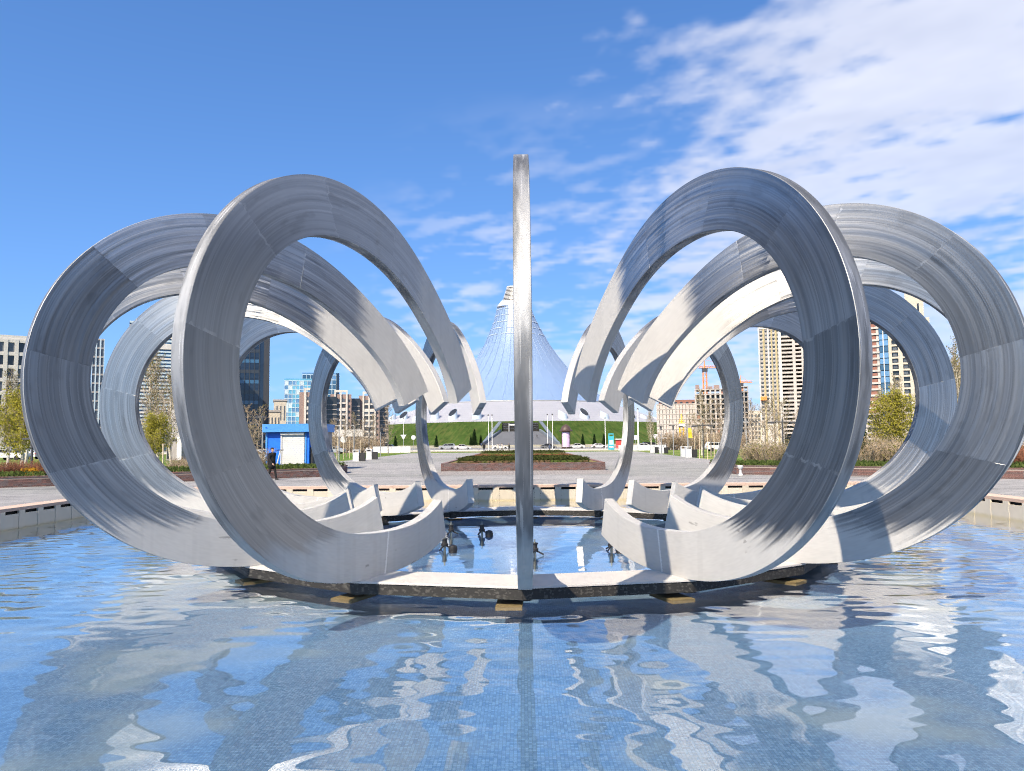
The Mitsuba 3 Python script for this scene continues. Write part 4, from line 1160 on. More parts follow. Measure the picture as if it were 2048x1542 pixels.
part(t, 'formwork', MB().box(x0, x0 + 2, y, y + 2, top + 0.3, top + 2.6).box(x0 + 6, x0 + 9, y, y + 2, top + 0.3, top + 1.6).box(x1 - 6, x1 - 3, y, y + 2, top + 0.3, top + 2.2).ply('brown_cladding'))
t, x0, x1, y, top = frame_building('concrete_frame_building', 'narrow concrete frame right of the slim grey ring', 1480, 1494, 779, 430, 14, 2, 11, 'concrete_grey', 'concrete_grey', 0, 0.1, 8, 0.6)
face(1355)
t = thing('brick_building', 'orange brick storey rising behind the concrete frame', 'building')
part(t, 'wall', MB().box(px2(1318, 470), px2(1394, 470), Y(470), Y(480), 0, Z(1350, 803, 470)).ply('brick_red_wall'))
for i in range(6): part(t, 'window', MB().box(px2(1326 + i * 11, 470), px2(1331 + i * 11, 470), Y(470) - 0.15, Y(470) - 0.02, Z(1350, 812, 470), Z(1350, 807, 470)).ply('window_dark'))
face()
def crane(lab, px, D, ytop, arm_l, arm_r, m):
    t = thing('tower_crane', lab, 'crane')
    x, y, zt_ = px2(px, D), Y(D), Z(px, ytop, D)
    mb = MB(); w = 1.0
    for sx in (-w, w):
        for sy in (-w, w): mb.tube((x + sx, y + sy, 0), (x + sx, y + sy, zt_ - 3), 0.2, None, 4)
    for k in range(int((zt_ - 4) / 2.2)):
        s = 1 if k % 2 else -1
        mb.tube((x - w * s, y - w, k * 2.2), (x + w * s, y - w, (k + 1) * 2.2), 0.13, None, 4)
        mb.tube((x - w, y - w * s, k * 2.2), (x - w, y + w * s, (k + 1) * 2.2), 0.13, None, 4)
    part(t, 'mast', mb.ply(m))
    mb = MB(); xl, xr = px2(arm_l, D), px2(arm_r, D); za = zt_ - 3
    mb.tube((xl, y, za), (xr, y, za), 0.28, None, 4).tube((xl, y, za + 1.1), (xr, y, za + 1.1), 0.18, None, 4)
    k = 0; q = xl
    while q < xr - 1.5: mb.tube((q, y, za + (k % 2) * 1.1), (q + 1.5, y, za + ((k + 1) % 2) * 1.1), 0.12, None, 4); q += 1.5; k += 1
    part(t, 'jib', mb.ply(m))
    part(t, 'cab', MB().box(x - 1.4, x + 1.4, y - 1.6, y + 1.2, za - 2.2, za - 0.3).ply('white_paint' if m != 'orange_paint' else 'steel_dark'))
    part(t, 'apex', MB().tube((x, y, za), (x, y, za + 5), 0.35, 0.15, 5).tube((x, y, za + 5), (xl + 3, y, za + 1.1), 0.08, None, 4).tube((x, y, za + 5), (xr - 3, y, za + 1.1), 0.08, None, 4).ply(m))
crane('orange tower crane above the taller concrete frame', 1410, 440, 727, 1398, 1470, 'orange_paint')
crane('small orange crane right of the slim grey ring', 1481, 500, 758, 1470, 1504, 'orange_paint')
crane('yellow tower crane mast standing before the concrete frame', 1361, 400, 836, 1355, 1368, 'yellow_paint')
# ochre tower with unfinished half
t, x0, x1, y, top = tower('ochre_tower', 'tall ochre and white residential tower with an unfinished side, seen through the right ring', 1525, 1563, 664, 260, 18, 'white_cladding', pc=1580)
nz = 24
dz = (top - 8) / nz
for i, (f0, f1, m) in enumerate([(0.0, 0.06, 'white_cladding'), (0.22, 0.30, 'ochre_cladding'), (0.44, 0.51, 'white_cladding'), (0.60, 0.66, 'ochre_cladding'), (0.80, 0.88, 'ochre_cladding'), (0.94, 1.0, 'white_cladding')]):
    part(t, 'pilaster', MB().box(x0 + f0 * (x1 - x0), x0 + f1 * (x1 - x0), y - 0.5, y, 0, top - 1).ply(m))
part(t, 'parapet', MB().box(x0, x1, y - 0.4, y - 0.01, top - 1, top + 3.2).ply('white_cladding'))
for j in range(nz):
    z = 8 + j * dz
    for i, (f0, f1) in enumerate([(0.08, 0.20), (0.32, 0.42), (0.52, 0.59), (0.68, 0.78), (0.89, 0.935)]):
        part(t, 'window', MB().box(x0 + f0 * (x1 - x0), x0 + f1 * (x1 - x0), y - 0.12, y - 0.02, z + 0.5, z + dz - 0.25).ply(['window_dark', 'window_grey', 'window_dark'][(i + j) % 3]))
    part(t, 'floor_line', MB().box(x0 + 0.06 * (x1 - x0), x1 - 0.06 * (x1 - x0), y - 0.2, y - 0.125, z - 0.25, z + 0.25).ply('concrete_grey'))
# open floors on its right
xa, xb = px2(1566, 260), px2(1640, 260)
part(t, 'party_wall', MB().box(x1, xa, y - 0.7, y + 18, 0, top + 2).ply('white_cladding'))
part(t, 'dark_interior', MB().box(xa, xb, y + 5, y + 17, 0, top).ply('window_dark'))
for j in range(25):
    part(t, 'floor_slab', MB().box(xa, xb, y - 1.0, y + 5, 4 + j * dz - 0.3, 4 + j * dz + 0.3).ply('concrete_pale'))
for f in (0.26, 0.47, 0.72): part(t, 'column', MB().box(xa + f * (xb - xa), xa + (f + 0.07) * (xb - xa), y - 1.1, y + 0.3, 0, top).ply('concrete_pale'))
rr = np.random.default_rng(4)
for j in range(24):
    if rr.uniform() < 0.6:
        f = rr.uniform(0, 0.6); part(t, 'rubble_wall', MB().box(xa + f * (xb - xa), xa + (f + rr.uniform(0.1, 0.25)) * (xb - xa), y + 0.4, y + 0.7, 4.3 + j * dz, 4.3 + j * dz + rr.uniform(0.5, 2.0)).ply('brown_cladding' if rr.uniform() < 0.5 else 'concrete_pale'))
part(t, 'work_platform', MB().box(x0 + 0.2, x0 + 2.2, y - 1.6, y - 0.55, Z(1532, 806, 260), Z(1532, 799, 260)).ply('orange_paint'))
# second tower with the blue glass stair
t, x0, x1, y, top = tower('residential_tower', 'unfinished tower with red brick floors and a blue glass strip, seen through the right-hand rings', 1735, 1846, 668, 255, 18, 'window_dark')
W_ = x1 - x0
def fx(px): return px2(px, 255)
for px0_, px1_, m in [(1761, 1765, 'concrete_pale'), (1780, 1785, 'cream_cladding'), (1795, 1802, 'cream_cladding'), (1812, 1818, 'cream_cladding'), (1838, 1846, 'cream_cladding'), (1735, 1741, 'concrete_pale')]:
    part(t, 'column', MB().box(fx(px0_), fx(px1_), y - 0.9, y, 0, top).ply(m))
nz = 20; dz = top / nz
for j in range(nz + 1):
    z = j * dz
    part(t, 'floor_slab', MB().box(x0, fx(1765.5), y - 1.3, y - 0.92, z - 0.3, z + 0.3).ply('concrete_pale'))
    part(t, 'floor_slab', MB().box(fx(1785), x1, y - 0.8, y, z - 0.28, z + 0.28).ply('cream_cladding'))
    if 4 < j < nz: part(t, 'brick_parapet', MB().box(x0 + 1, fx(1760.5), y - 1.0, y - 0.7, z + 0.31, z + 1.25).ply('brick_red_wall'))
for j in range(3, nz):
    part(t, 'glass_pane', MB().box(fx(1765.3), fx(1779.7), y - 0.5, y - 0.35, j * dz + 0.12, (j + 1) * dz - 0.12).ply('glass_sky' if j % 3 else 'glass_blue'))
part(t, 'glass_spine', MB().box(fx(1772) - 0.12, fx(1772) + 0.12, y - 0.6, y - 0.505, 3 * dz, top).ply('white_cladding'))
rr = np.random.default_rng(14)
for j in range(2, nz - 1):
    for px0_ in (1787, 1803, 1819, 1828): 
        if rr.uniform() < 0.75: part(t, 'window', MB().box(fx(px0_), fx(px0_ + 6), y - 0.3, y - 0.1, j * dz + 0.5, (j + 1) * dz - 0.5).ply('window_grey'))
t, x0, x1, y, top = tower('residential_tower', 'pale tower whose blank top shows above the ribbed ring', 1818, 1847, 612, 330, 18, 'cream_cladding')
part(t, 'window', MB().box(px2(1837, 330), px2(1840, 330), y - 0.1, y, top - 9, top - 6).ply('window_dark'))
t, x0, x1, y, top = tower('beige_block', 'beige apartment block in the gap between the two right-hand rings', 1890, 1960, 758, 300, 18, 'cream_cladding')
grid(t, x0, x1, y, 2, top - 1, 5, 9, 0.9, 1.2, 'cream_cladding', 'white_cladding', 0.5, ['window_grey', 'window_dark'])
t, x0, x1, y, top = tower('far_block', 'distant pale yellow apartment block right of the narrow frame', 1494, 1530, 825, 520, 18, 'cream_cladding')
grid(t, x0, x1, y, 2, top - 2, 6, 6, 0.8, 1.0, 'cream_cladding', 'cream_cladding', 0.4, ['window_grey'])
t, x0, x1, y, top = tower('far_block', 'pale block at the right edge of the photo behind the wide silvery ring', 2010, 2100, 800, 300, 18, 'cream_cladding')
grid(t, x0, x1, y, 2, top - 2, 6, 7, 0.8, 1.0, 'cream_cladding', 'cream_cladding', 0.4, ['window_grey'])

face()
# ------------------------------------------------------------------ kiosk and street furniture
D = 54.0; zk = 0.44
kx0, kx1 = px2(530, D), px2(642, D)
def kz(py): return Z(585, py, D)
t = thing('kiosk', 'bright blue kiosk with a white roller shutter and pale blue roof fascia', 'kiosk')
part(t, 'body', MB().box(kx0, px2(617, D), Y(D), Y(D) + 3.2, zk - 0.4, kz(864)).ply('blue_paint'))
part(t, 'fascia', MB().box(px2(526.5, D), px2(644, D), Y(D) - 0.45, Y(D) + 3.4, kz(865), kz(849)).ply('light_blue_paint'))
part(t, 'shutter_box', MB().box(px2(561, D), px2(608, D), Y(D) - 0.30, Y(D) - 0.01, kz(870), kz(866)).ply('white_paint'))
sx0, sx1 = px2(563.5, D), px2(608, D)
zs0, zs1 = kz(929), kz(870) - 0.01
nsl = 15
for j in range(nsl): 
    h = (zs1 - zs0) / nsl
    part(t, 'slat', MB().box(sx0, sx1, Y(D) - 0.10 - 0.012 * (j % 2) * 0, Y(D) - 0.02, zs0 + j * h + 0.003, zs0 + (j + 1) * h - 0.003).ply('white_paint'))
part(t, 'guide_rail', MB().box(px2(561, D), sx0 - 0.01, Y(D) - 0.16, Y(D) - 0.01, zs0 - 0.1, zs1).ply('white_paint'))
part(t, 'corner_strip', MB().box(px2(530, D), px2(533.5, D), Y(D) - 0.08, Y(D) - 0.01, zk - 0.3, kz(866)).ply('light_blue_paint'))
part(t, 'corner_strip', MB().box(px2(609, D), px2(612, D), Y(D) - 0.08, Y(D) - 0.01, zk - 0.3, kz(866)).ply('light_blue_paint'))
part(t, 'emblem', MB().tube((px2(533, D), Y(D) - 0.47, kz(855)), (px2(535.5, D), Y(D) - 0.47, kz(857.5)), 0.03).tube((px2(535, D), Y(D) - 0.47, kz(855)), (px2(536, D), Y(D) - 0.47, kz(858)), 0.025).ply('blue_paint'))
part(t, 'side_wall', MB().box(px2(617, D), px2(640, D), Y(D) + 0.6, Y(D) + 3.2, zk - 0.4, kz(864)).ply('concrete_grey'))
for i in range(3): part(t, 'gas_bottle_cage', MB().box(px2(614.5 + i * 3, D), px2(616 + i * 3, D), Y(D) + 0.2, Y(D) + 0.5, zk - 0.2, kz(896)).ply('steel_dark'))
# electric scooter leaning at the kiosk
D2 = 50.0
t = thing('scooter', 'pale grey electric kick scooter standing before the blue kiosk wall', 'scooter')
sx, sy = px2(553, D2), Y(D2)
part(t, 'deck', MB().box(sx - 0.55, sx + 0.05, sy - 0.08, sy + 0.08, 0.52, 0.60).ply('black_plastic'))
part(t, 'stem', MB().tube((sx, sy, 0.55), (sx + 0.22, sy, 1.48), 0.045, 0.04).ply('white_paint', 40))
part(t, 'handlebar', MB().tube((sx + 0.02, sy - 0.1, 1.50), (sx + 0.40, sy + 0.1, 1.50), 0.03).ply('black_plastic', 40))
for q in (-0.55, 0.02): part(t, 'wheel', MB().tube((sx + q, sy - 0.03, 0.53), (sx + q, sy + 0.03, 0.53), 0.10, None, 14).ply('tyre'))

def lamp(px, ybase, ytop, D, lab, m='pole_grey', z0=0.0, style='flat'):
    t = thing('street_lamp', lab, 'street lamp')
    x, y, zt_ = px2(px, D), Y(D), Z(px, ytop, D)
    part(t, 'pole', MB().tube((x, y, z0 - 0.1), (x, y, zt_), 0.075, 0.05, 10).ply(m, 40))
    if style == 'flat':
        part(t, 'head', MB().box(x - 0.55, x + 0.25, y - 0.12, y + 0.12, zt_, zt_ + 0.10).ply('steel_dark'))
        part(t, 'neck', MB().tube((x, y, zt_ - 0.5), (x, y, zt_ - 0.02), 0.10, 0.12, 10).ply('steel_dark'))
    elif style == 'cross':
        part(t, 'arm', MB().tube((x - 1.0, y, zt_ - 0.3), (x + 1.0, y, zt_ - 0.3), 0.045).ply(m, 40))
        for s in (-1, 1): part(t, 'head', MB().box(x + s * 0.9 - 0.25, x + s * 0.9 + 0.25, y - 0.14, y + 0.14, zt_ - 0.42, zt_ - 0.28).ply('steel_dark'))
    else:
        part(t, 'arm', MB().tube((x, y, zt_), (x - 0.8, y, zt_ + 0.15), 0.04).ply(m, 40))
        part(t, 'head', MB().box(x - 1.1, x - 0.5, y - 0.1, y + 0.1, zt_ + 0.10, zt_ + 0.2).ply('steel_dark'))
lamp(523, 960, 836, 62, 'flat headed street lamp beside the kiosk', z0=0)
lamp(677, 920, 853, 84, 'street lamp before the brown flats, nearest the slim grey ring', style='arm')
lamp(707, 920, 853, 100, 'second street lamp on the left lawn', style='arm')
lamp(737, 912, 857, 108, 'dark thin street lamp near the white barrier', 'steel_dark', style='flat')
lamp(760, 912, 858, 110, 'street lamp before the left slope of the mound', style='flat')
lamp(1320, 908, 854, 105, 'first street lamp on the right lawn', style='flat')
lamp(1344, 908, 853, 100, 'second street lamp on the right lawn', style='flat')
lamp(1373, 908, 849, 98, 'third street lamp near the yellow banner', style='cross')
lamp(1403, 915, 847, 82, 'street lamp before the olive poplar', 'steel_dark', style='cross')
lamp(1489, 922, 838, 72, 'double armed lamp right of the slim grey ring', style='cross')
lamp(1561, 935, 838, 60, 'tall dark double armed lamp below the ochre tower', 'steel_dark', style='cross')
lamp(58, 950, 880, 44, 'dark lamp post at the left brick planter', 'steel_dark', z0=0.4)
for px, D, ytop, zb, lab in [(806, 240, 838, 0, 'white pole with a cone lamp left of the slim ring on the mound side'), (976, 200, 832, 0, 'left of two tall white poles by the stairs'), (983.5, 210, 832, 0, 'right of two tall white poles left of the bar'), (1094, 210, 831, 0, 'left of two tall white poles right of the bar'), (1104, 190, 831, 0, 'right of two tall white poles right of the bar'), (1209, 200, 838, 0, 'tall white pole beside the teal sign'), (1274.5, 170, 820, 0, 'thick white pole right of the slim pale ring')]:
    x, y = px2(px, D), Y(D); zt_ = Z(px, ytop, D)
    t = thing('white_pole', lab, 'pole')
    rr = 0.10 if px != 1274.5 else 0.2
    part(t, 'shaft', MB().tube((x, y, -0.1), (x, y, zt_), rr, rr * 0.75, 8).ply('pole_white', 40))
    part(t, 'finial', MB().blob((x, y, zt_ + 0.1), 0.22, 1, 1, 0).ply('steel_dark', True))
# road signs and lights near the road
for px, py, D, m, lab, shp in [(806, 875, 190, 'white_paint', 'white give way sign on a thin post left of the mound', 'tri'), (826, 876, 192, 'white_paint', 'round white sign behind the slim ring on the left', 'disc'), (1269, 876, 180, 'vent_blue', 'blue and white sign on a post right of the slim pale ring', 'disc'), (1308, 874, 175, 'white_paint', 'white road sign on a post left of the white minibus', 'tri'), (686, 880, 140, 'white_paint', 'small white sign on the left lawn', 'disc')]:
    x, y, z = px2(px, D), Y(D), Z(px, py, D)
    t = thing('road_sign', lab, 'sign')
    part(t, 'post', MB().tube((x, y, -0.1), (x, y, z), 0.05).ply('pole_grey', 40))
    if shp == 'tri':
        v = np.array([[x - 0.75, y - 0.06, z + 0.55], [x + 0.75, y - 0.06, z + 0.55], [x, y - 0.06, z - 0.75]]); v = np.vstack([v, v + [0, 0.05, 0]])
        part(t, 'plate', mikit.ply((v, np.array([[0, 2, 1], [3, 4, 5], [0, 1, 4], [0, 4, 3], [1, 2, 5], [1, 5, 4], [2, 0, 3], [2, 3, 5]])), m))
    else: part(t, 'plate', MB().tube((x, y - 0.10, z), (x, y - 0.05, z), 0.6, None, 20).ply(m))
# advertising column
D = 180.0; x, y = px2(1130.5, D), Y(D)
t = thing('advertising_column', 'round advertising column with a dark domed cap and a lilac poster', 'advertising column')
part(t, 'drum', MB().lathe([(0, 0.3), (1.05, 0.3), (1.05, 4.3), (0, 4.3)], 24, (x, y, 0)).ply('bronze_dark', 30))
part(t, 'base', MB().lathe([(1.25, -0.1), (1.25, 0.3), (0, 0.31)], 24, (x, y, 0)).ply('bronze_dark', 30))
a = np.linspace(-2.5, -0.75, 12)
V = np.vstack([np.stack([x + 1.09 * np.cos(a), y + 1.09 * np.sin(a), np.full(12, zz)], 1) for zz in (0.6, 4.1)])
part(t, 'poster', mikit.ply((V, np.stack([np.arange(11), np.arange(11) + 1, np.arange(11) + 13, np.arange(11) + 12], 1)), 'poster_pink', smooth=True))
part(t, 'cap', MB().lathe([(0, 4.3), (1.65, 4.32), (1.70, 4.5), (1.25, 4.75), (1.1, 5.2), (0.8, 5.6), (0.35, 5.85), (0.1, 6.0), (0, 6.2)], 24, (x, y, 0)).ply('bronze_dark', 30))
# teal information sign
D = 165.0; x, y = px2(1220.5, D), Y(D)
t = thing('information_pylon', 'teal information pylon beside the slim pale ring', 'sign')
part(t, 'body', MB().box(x - 0.62, x + 0.62, y, y + 0.4, 0, 3.0).ply('teal_paint'))
part(t, 'screen', MB().box(x - 0.46, x + 0.46, y - 0.06, y - 0.005, 1.1, 2.15).ply('teal_light'))
part(t, 'top_frame', MB().box(x - 0.55, x - 0.40, y + 0.1, y + 0.3, 3.01, 3.35).box(x + 0.40, x + 0.55, y + 0.1, y + 0.3, 3.01, 3.35).box(x - 0.55, x + 0.55, y + 0.1, y + 0.3, 3.36, 3.6).ply('teal_paint'))
part(t, 'lower_panel', MB().box(x - 0.5, x + 0.5, y - 0.05, y - 0.005, 0.45, 0.8).ply('white_paint'))
# yellow banner
D = 110.0; x, y = px2(1375.5, D), Y(D)
t = thing('banner', 'tall narrow yellow banner on a pole on the right lawn', 'banner')
part(t, 'pole', MB().tube((x - 0.3, y, -0.1), (x - 0.3, y, Z(1375, 856, D)), 0.04).ply('pole_grey', 40))
u = np.linspace(0, 1, 14); zz = Z(1375, 877, D) + (Z(1375, 857, D) - Z(1375, 877, D)) * u
V = np.vstack([np.stack([np.full(14, x - 0.26), np.full(14, y), zz], 1), np.stack([x + 0.5 - 0.2 * u, y + 0.08 * np.sin(u * 7), zz], 1)])
part(t, 'cloth', mikit.ply((V, np.stack([np.arange(13), np.arange(13) + 14, np.arange(13) + 15, np.arange(13) + 1], 1)), 'yellow_paint', smooth=True))
# litter bins
for px, D, lab in [(712, 80, 'pale litter bin nearest the slim grey ring on the left'), (738, 88, 'pale litter bin further along the left lawn edge'), (1302, 118, 'pale litter bin furthest left on the right lawn edge'), (1320, 112, 'pale litter bin second on the right lawn edge'), (1364, 88, 'white litter bin with a dark front near the slim ring'), (1373, 84, 'white litter bin closest to the slim ring on the right')]:
    x, y = px2(px, D), Y(D)
    t = thing('litter_bin', lab, 'bin', None)
    part(t, 'body', MB().box(x - 0.32, x + 0.32, y - 0.3, y + 0.3, 0.0, 0.95).ply('white_paint'))
    part(t, 'hood', MB().box(x - 0.36, x + 0.36, y - 0.34, y + 0.34, 1.15, 1.22).box(x - 0.34, x - 0.28, y - 0.3, y + 0.3, 0.95, 1.15).box(x + 0.28, x + 0.34, y - 0.3, y + 0.3, 0.95, 1.15).ply('white_paint'))
    part(t, 'liner', MB().box(x + 0.36, x + 0.95, y - 0.25, y + 0.25, 0.0, 0.9).ply('black_plastic'))
# white urn at the right planter
D = 40.6; x, y = px2(1475, D), Y(D)
t = thing('drinking_fountain', 'small white pedestal urn standing before the right brick planter', 'urn')
part(t, 'pedestal', MB().lathe([(0.13, 0), (0.12, 0.06), (0.07, 0.10), (0.055, 0.30), (0.09, 0.34), (0, 0.345)], 16, (x, y, 0)).ply('white_paint', 30))
part(t, 'bowl', MB().lathe([(0, 0.33), (0.10, 0.34), (0.15, 0.42), (0.155, 0.50), (0.12, 0.53), (0, 0.50)], 16, (x, y, 0)).ply('white_paint', 30))
# white barrier / long low wall by the road
for px0_, px1_, D, h, lab in [(745, 830, 150, 1.25, 'long white low barrier along the road on the left'), (1235, 1330, 150, 1.1, 'long white low barrier along the road on the right')]:
    t = thing('road_barrier', lab, 'barrier')
    x0, x1 = px2(px0_, D), px2(px1_, D); nseg = int((x1 - x0) / 1.9)
    sec = MB(); 
    pr = np.array([[-0.3, 0], [0.3, 0], [0.24, 0.2], [0.12, 0.35], [0.08, h], [-0.08, h], [-0.12, 0.35], [-0.24, 0.2]])
    m8 = len(pr); L = 1.86
    v = np.vstack([np.column_stack([np.zeros(m8), pr]), np.column_stack([np.full(m8, L), pr])])
    f = [[i, (i + 1) % m8, (i + 1) % m8 + m8, i + m8] for i in range(m8)]
    sh = mikit.ply((v, np.vstack([np.array(f)])), 'white_paint')
    for i in range(nseg): part(t, 'segment', sh, T().translate([x0 + i * 1.9, Y(D), -0.02]))
t = thing('road_kerb', kind='structure')
scene[t] = MB().box(-120, 120, Y(172), Y(173), -0.06, 0.18).ply('kerb_stone')
# long fence at the road
t = thing('road_fence', 'long low grey railing along the near side of the road', 'fence')
fp = MB(); 
part(t, 'rail', MB().box(-40, 40, Y(170), Y(170) + 0.06, 0.85, 0.93).ply('pole_grey')); part(t, 'rail', MB().box(-40, 40, Y(170), Y(170) + 0.06, 0.35, 0.42).ply('pole_grey'))
for i in range(33): part(t, 'post', MB().box(-40 + i * 2.5, -39.92 + i * 2.5, Y(170) + 0.061, Y(170) + 0.12, -0.05, 1.0).ply('pole_grey'))

# ------------------------------------------------------------------ vehicles
def extr(prof_, y0, y1):
    p = Polygon(prof_)
    m = trimesh.creation.extrude_polygon(p, y1 - y0, engine='earcut')
    v = m.vertices.copy()
    return np.stack([v[:, 0], v[:, 2] + y0, v[:, 1]], 1), m.faces[:, ::-1]


def car_parts(kind, paint):
    out = []
    if kind == 'bus':
        L, W, H = 7.0, 2.1, 2.75
        pr = [(-3.5, 0.4), (3.3, 0.4), (3.5, 0.7), (3.45, 1.2), (2.75, 1.55), (2.15, 2.55), (1.8, 2.72), (-3.35, 2.75), (-3.5, 2.6)]
        out.append(('body', mikit.ply(extr(pr, -W / 2, W / 2), paint)))
        for x0, x1 in [(-3.3, -2.35), (-2.25, -1.3), (-1.2, -0.25), (-0.15, 0.8), (0.9, 1.75)]:
            out.append(('side_window', MB().box(x0, x1, -W / 2 - 0.03, -W / 2 - 0.004, 1.55, 2.35).ply('car_glass')))
        out.append(('cab_window', mikit.ply(extr([(1.85, 1.55), (2.6, 1.55), (2.12, 2.35), (1.85, 2.35)], -W / 2 - 0.03, -W / 2 - 0.004), 'car_glass')))
        out.append(('windscreen', mikit.ply(extr([(2.78, 1.55), (2.84, 1.55), (2.25, 2.5), (2.19, 2.5)], -W / 2 + 0.15, W / 2 - 0.15), 'car_glass')))
        wheels = [(-2.2, 0.36), (2.3, 0.36)]
    else:
        W = 1.75
        if kind == 'sedan':
            pr = [(-2.2, 0.35), (2.15, 0.30), (2.25, 0.55), (2.15, 0.75), (1.0, 0.92), (0.35, 1.38), (-0.75, 1.42), (-1.5, 1.02), (-2.2, 0.95), (-2.27, 0.6)]
            wn = [(0.85, 0.94), (0.30, 1.32), (-0.72, 1.36), (-1.32, 0.98)]
        else:
            pr = [(-2.2, 0.4), (2.15, 0.35), (2.25, 0.65), (2.15, 0.95), (1.15, 1.06), (0.55, 1.58), (-1.85, 1.64), (-2.2, 1.15), (-2.27, 0.7)]
            wn = [(0.95, 1.08), (0.48, 1.50), (-1.75, 1.54), (-1.95, 1.12)]
        out.append(('body', mikit.ply(extr(pr, -W / 2, W / 2), paint)))
        out.append(('side_glass', mikit.ply(extr(wn, -W / 2 - 0.02, -W / 2 - 0.004), 'car_glass')))
        out.append(('door_pillar', MB().box(-0.32, -0.24, -W / 2 - 0.035, -W / 2 - 0.022, wn[0][1], wn[1][1]).ply(paint)))
        out.append(('windscreen', mikit.ply(extr([(pr[4][0] + 0.03, pr[4][1] + 0.02), (pr[4][0] + 0.08, pr[4][1] + 0.02), (pr[5][0] + 0.07, pr[5][1] - 0.03), (pr[5][0] + 0.02, pr[5][1] - 0.03)], -W / 2 + 0.1, W / 2 - 0.1), 'car_glass')))
        out.append(('headlight', MB().box(2.12, 2.24, -W / 2 - 0.01, -W / 2 + 0.3, 0.60, 0.74).ply('lamp_clear')))
        out.append(('taillight', MB().box(-2.29, -2.2, -W / 2 - 0.01, -W / 2 + 0.25, 0.75, 0.9).ply('lamp_red')))
        wheels = [(-1.4, 0.32), (1.35, 0.32)]
    for wx, wr in wheels:
        for sy in (-1, 1):
            out.append(('wheel', MB().tube((wx, sy * W / 2 - 0.10, wr), (wx, sy * W / 2 + 0.02, wr), wr, None, 18).ply('tyre')))
    return out


VEH = {}
def car(kind, paint, px, D, flip, lab, group=None, rz=0, z=0.0):
    key = (kind, paint)
    if key not in VEH: VEH[key] = car_parts(kind, paint)
    t = thing('parked_car' if kind != 'bus' else 'minibus', lab, 'car' if kind != 'bus' else 'minibus', group)
    m = T().translate([px2(px, D), Y(D), -0.03 + z]).rotate([0, 0, 1], rz).scale([-1 if flip else 1, 1, 1])
    for nm, sh in VEH[key]: part(t, nm, sh, m)
car('suv', 'car_silver', 893, 205, True, 'silver estate car on the road left of the stairs')
car('sedan', 'car_white', 925, 200, False, 'white saloon car just right of the silver estate')
car('sedan', 'car_white', 1000, 202, False, 'white saloon on the road close to the left of the bar')
car('sedan', 'car_dark', 1096, 204, False, 'dark saloon on the road right of the bar')
car('sedan', 'car_white', 1151, 200, True, 'white saloon just right of the advertising column')
car('sedan', 'car_white', 1196, 208, False, 'white saloon left of the teal pylon')
car('bus', 'car_white', 1343, 190, False, 'white minibus with dark windows on the right')
car('suv', 'car_dark', 1300, 182, False, 'dark car left of the white minibus')
car('sedan', 'car_white', 1282, 178, True, 'white car behind the barrier on the right')
car('suv', 'car_white', 1434, 130, False, 'white car behind the slim ring on the right')
car('suv', 'car_white', 735, 170, True, 'white car at the left end of the road barrier')
car('sedan', 'car_white', 752, 158, False, 'second white car by the left road barrier')
car('suv', 'car_dark', 778, 190, False, 'dark car behind the left road barrier')
car('suv', 'car_white', 16, 105, False, 'white car parked behind the birch at the left edge')
car('sedan', 'car_white', 42, 112, True, 'white saloon parked right of the birch at the left edge')
car('sedan', 'car_silver', 664, 140, True, 'silver car glimpsed behind the young trees on the left')
car('sedan', 'car_white', 514, 74, False, 'white car behind the lamp post left of the kiosk')
car('sedan', 'car_white', 1770, 82, False, 'white car behind the shrubs below the round willow')
x, y = px2(1238, 190), Y(190)
t = thing('red_stall', 'small red stall beside the teal pylon', 'stall')
part(t, 'body', MB().box(x - 0.9, x + 0.9, y, y + 1.5, 0, 2.2).ply('red_paint')); part(t, 'roof', MB().box(x - 1.1, x + 1.1, y - 0.3, y + 1.7, 2.21, 2.5).ply('white_paint'))

# ------------------------------------------------------------------ people
import manifold3d as m3
def bone_mesh(bones, refine=0.03, taubin=8):
    whole = None
    for (a, ra), (b, rb) in bones:
        s1 = m3.Manifold.sphere(ra, 16).translate(list(map(float, a))); s2 = m3.Manifold.sphere(rb, 16).translate(list(map(float, b)))
        h = m3.Manifold.batch_hull([s1, s2])
        whole = h if whole is None else whole + h
    whole = whole.refine_to_length(refine)
    m = whole.to_mesh(); tm = trimesh.Trimesh(m.vert_properties[:, :3], m.tri_verts, process=True)
    trimesh.smoothing.filter_taubin(tm, iterations=taubin)
    return tm


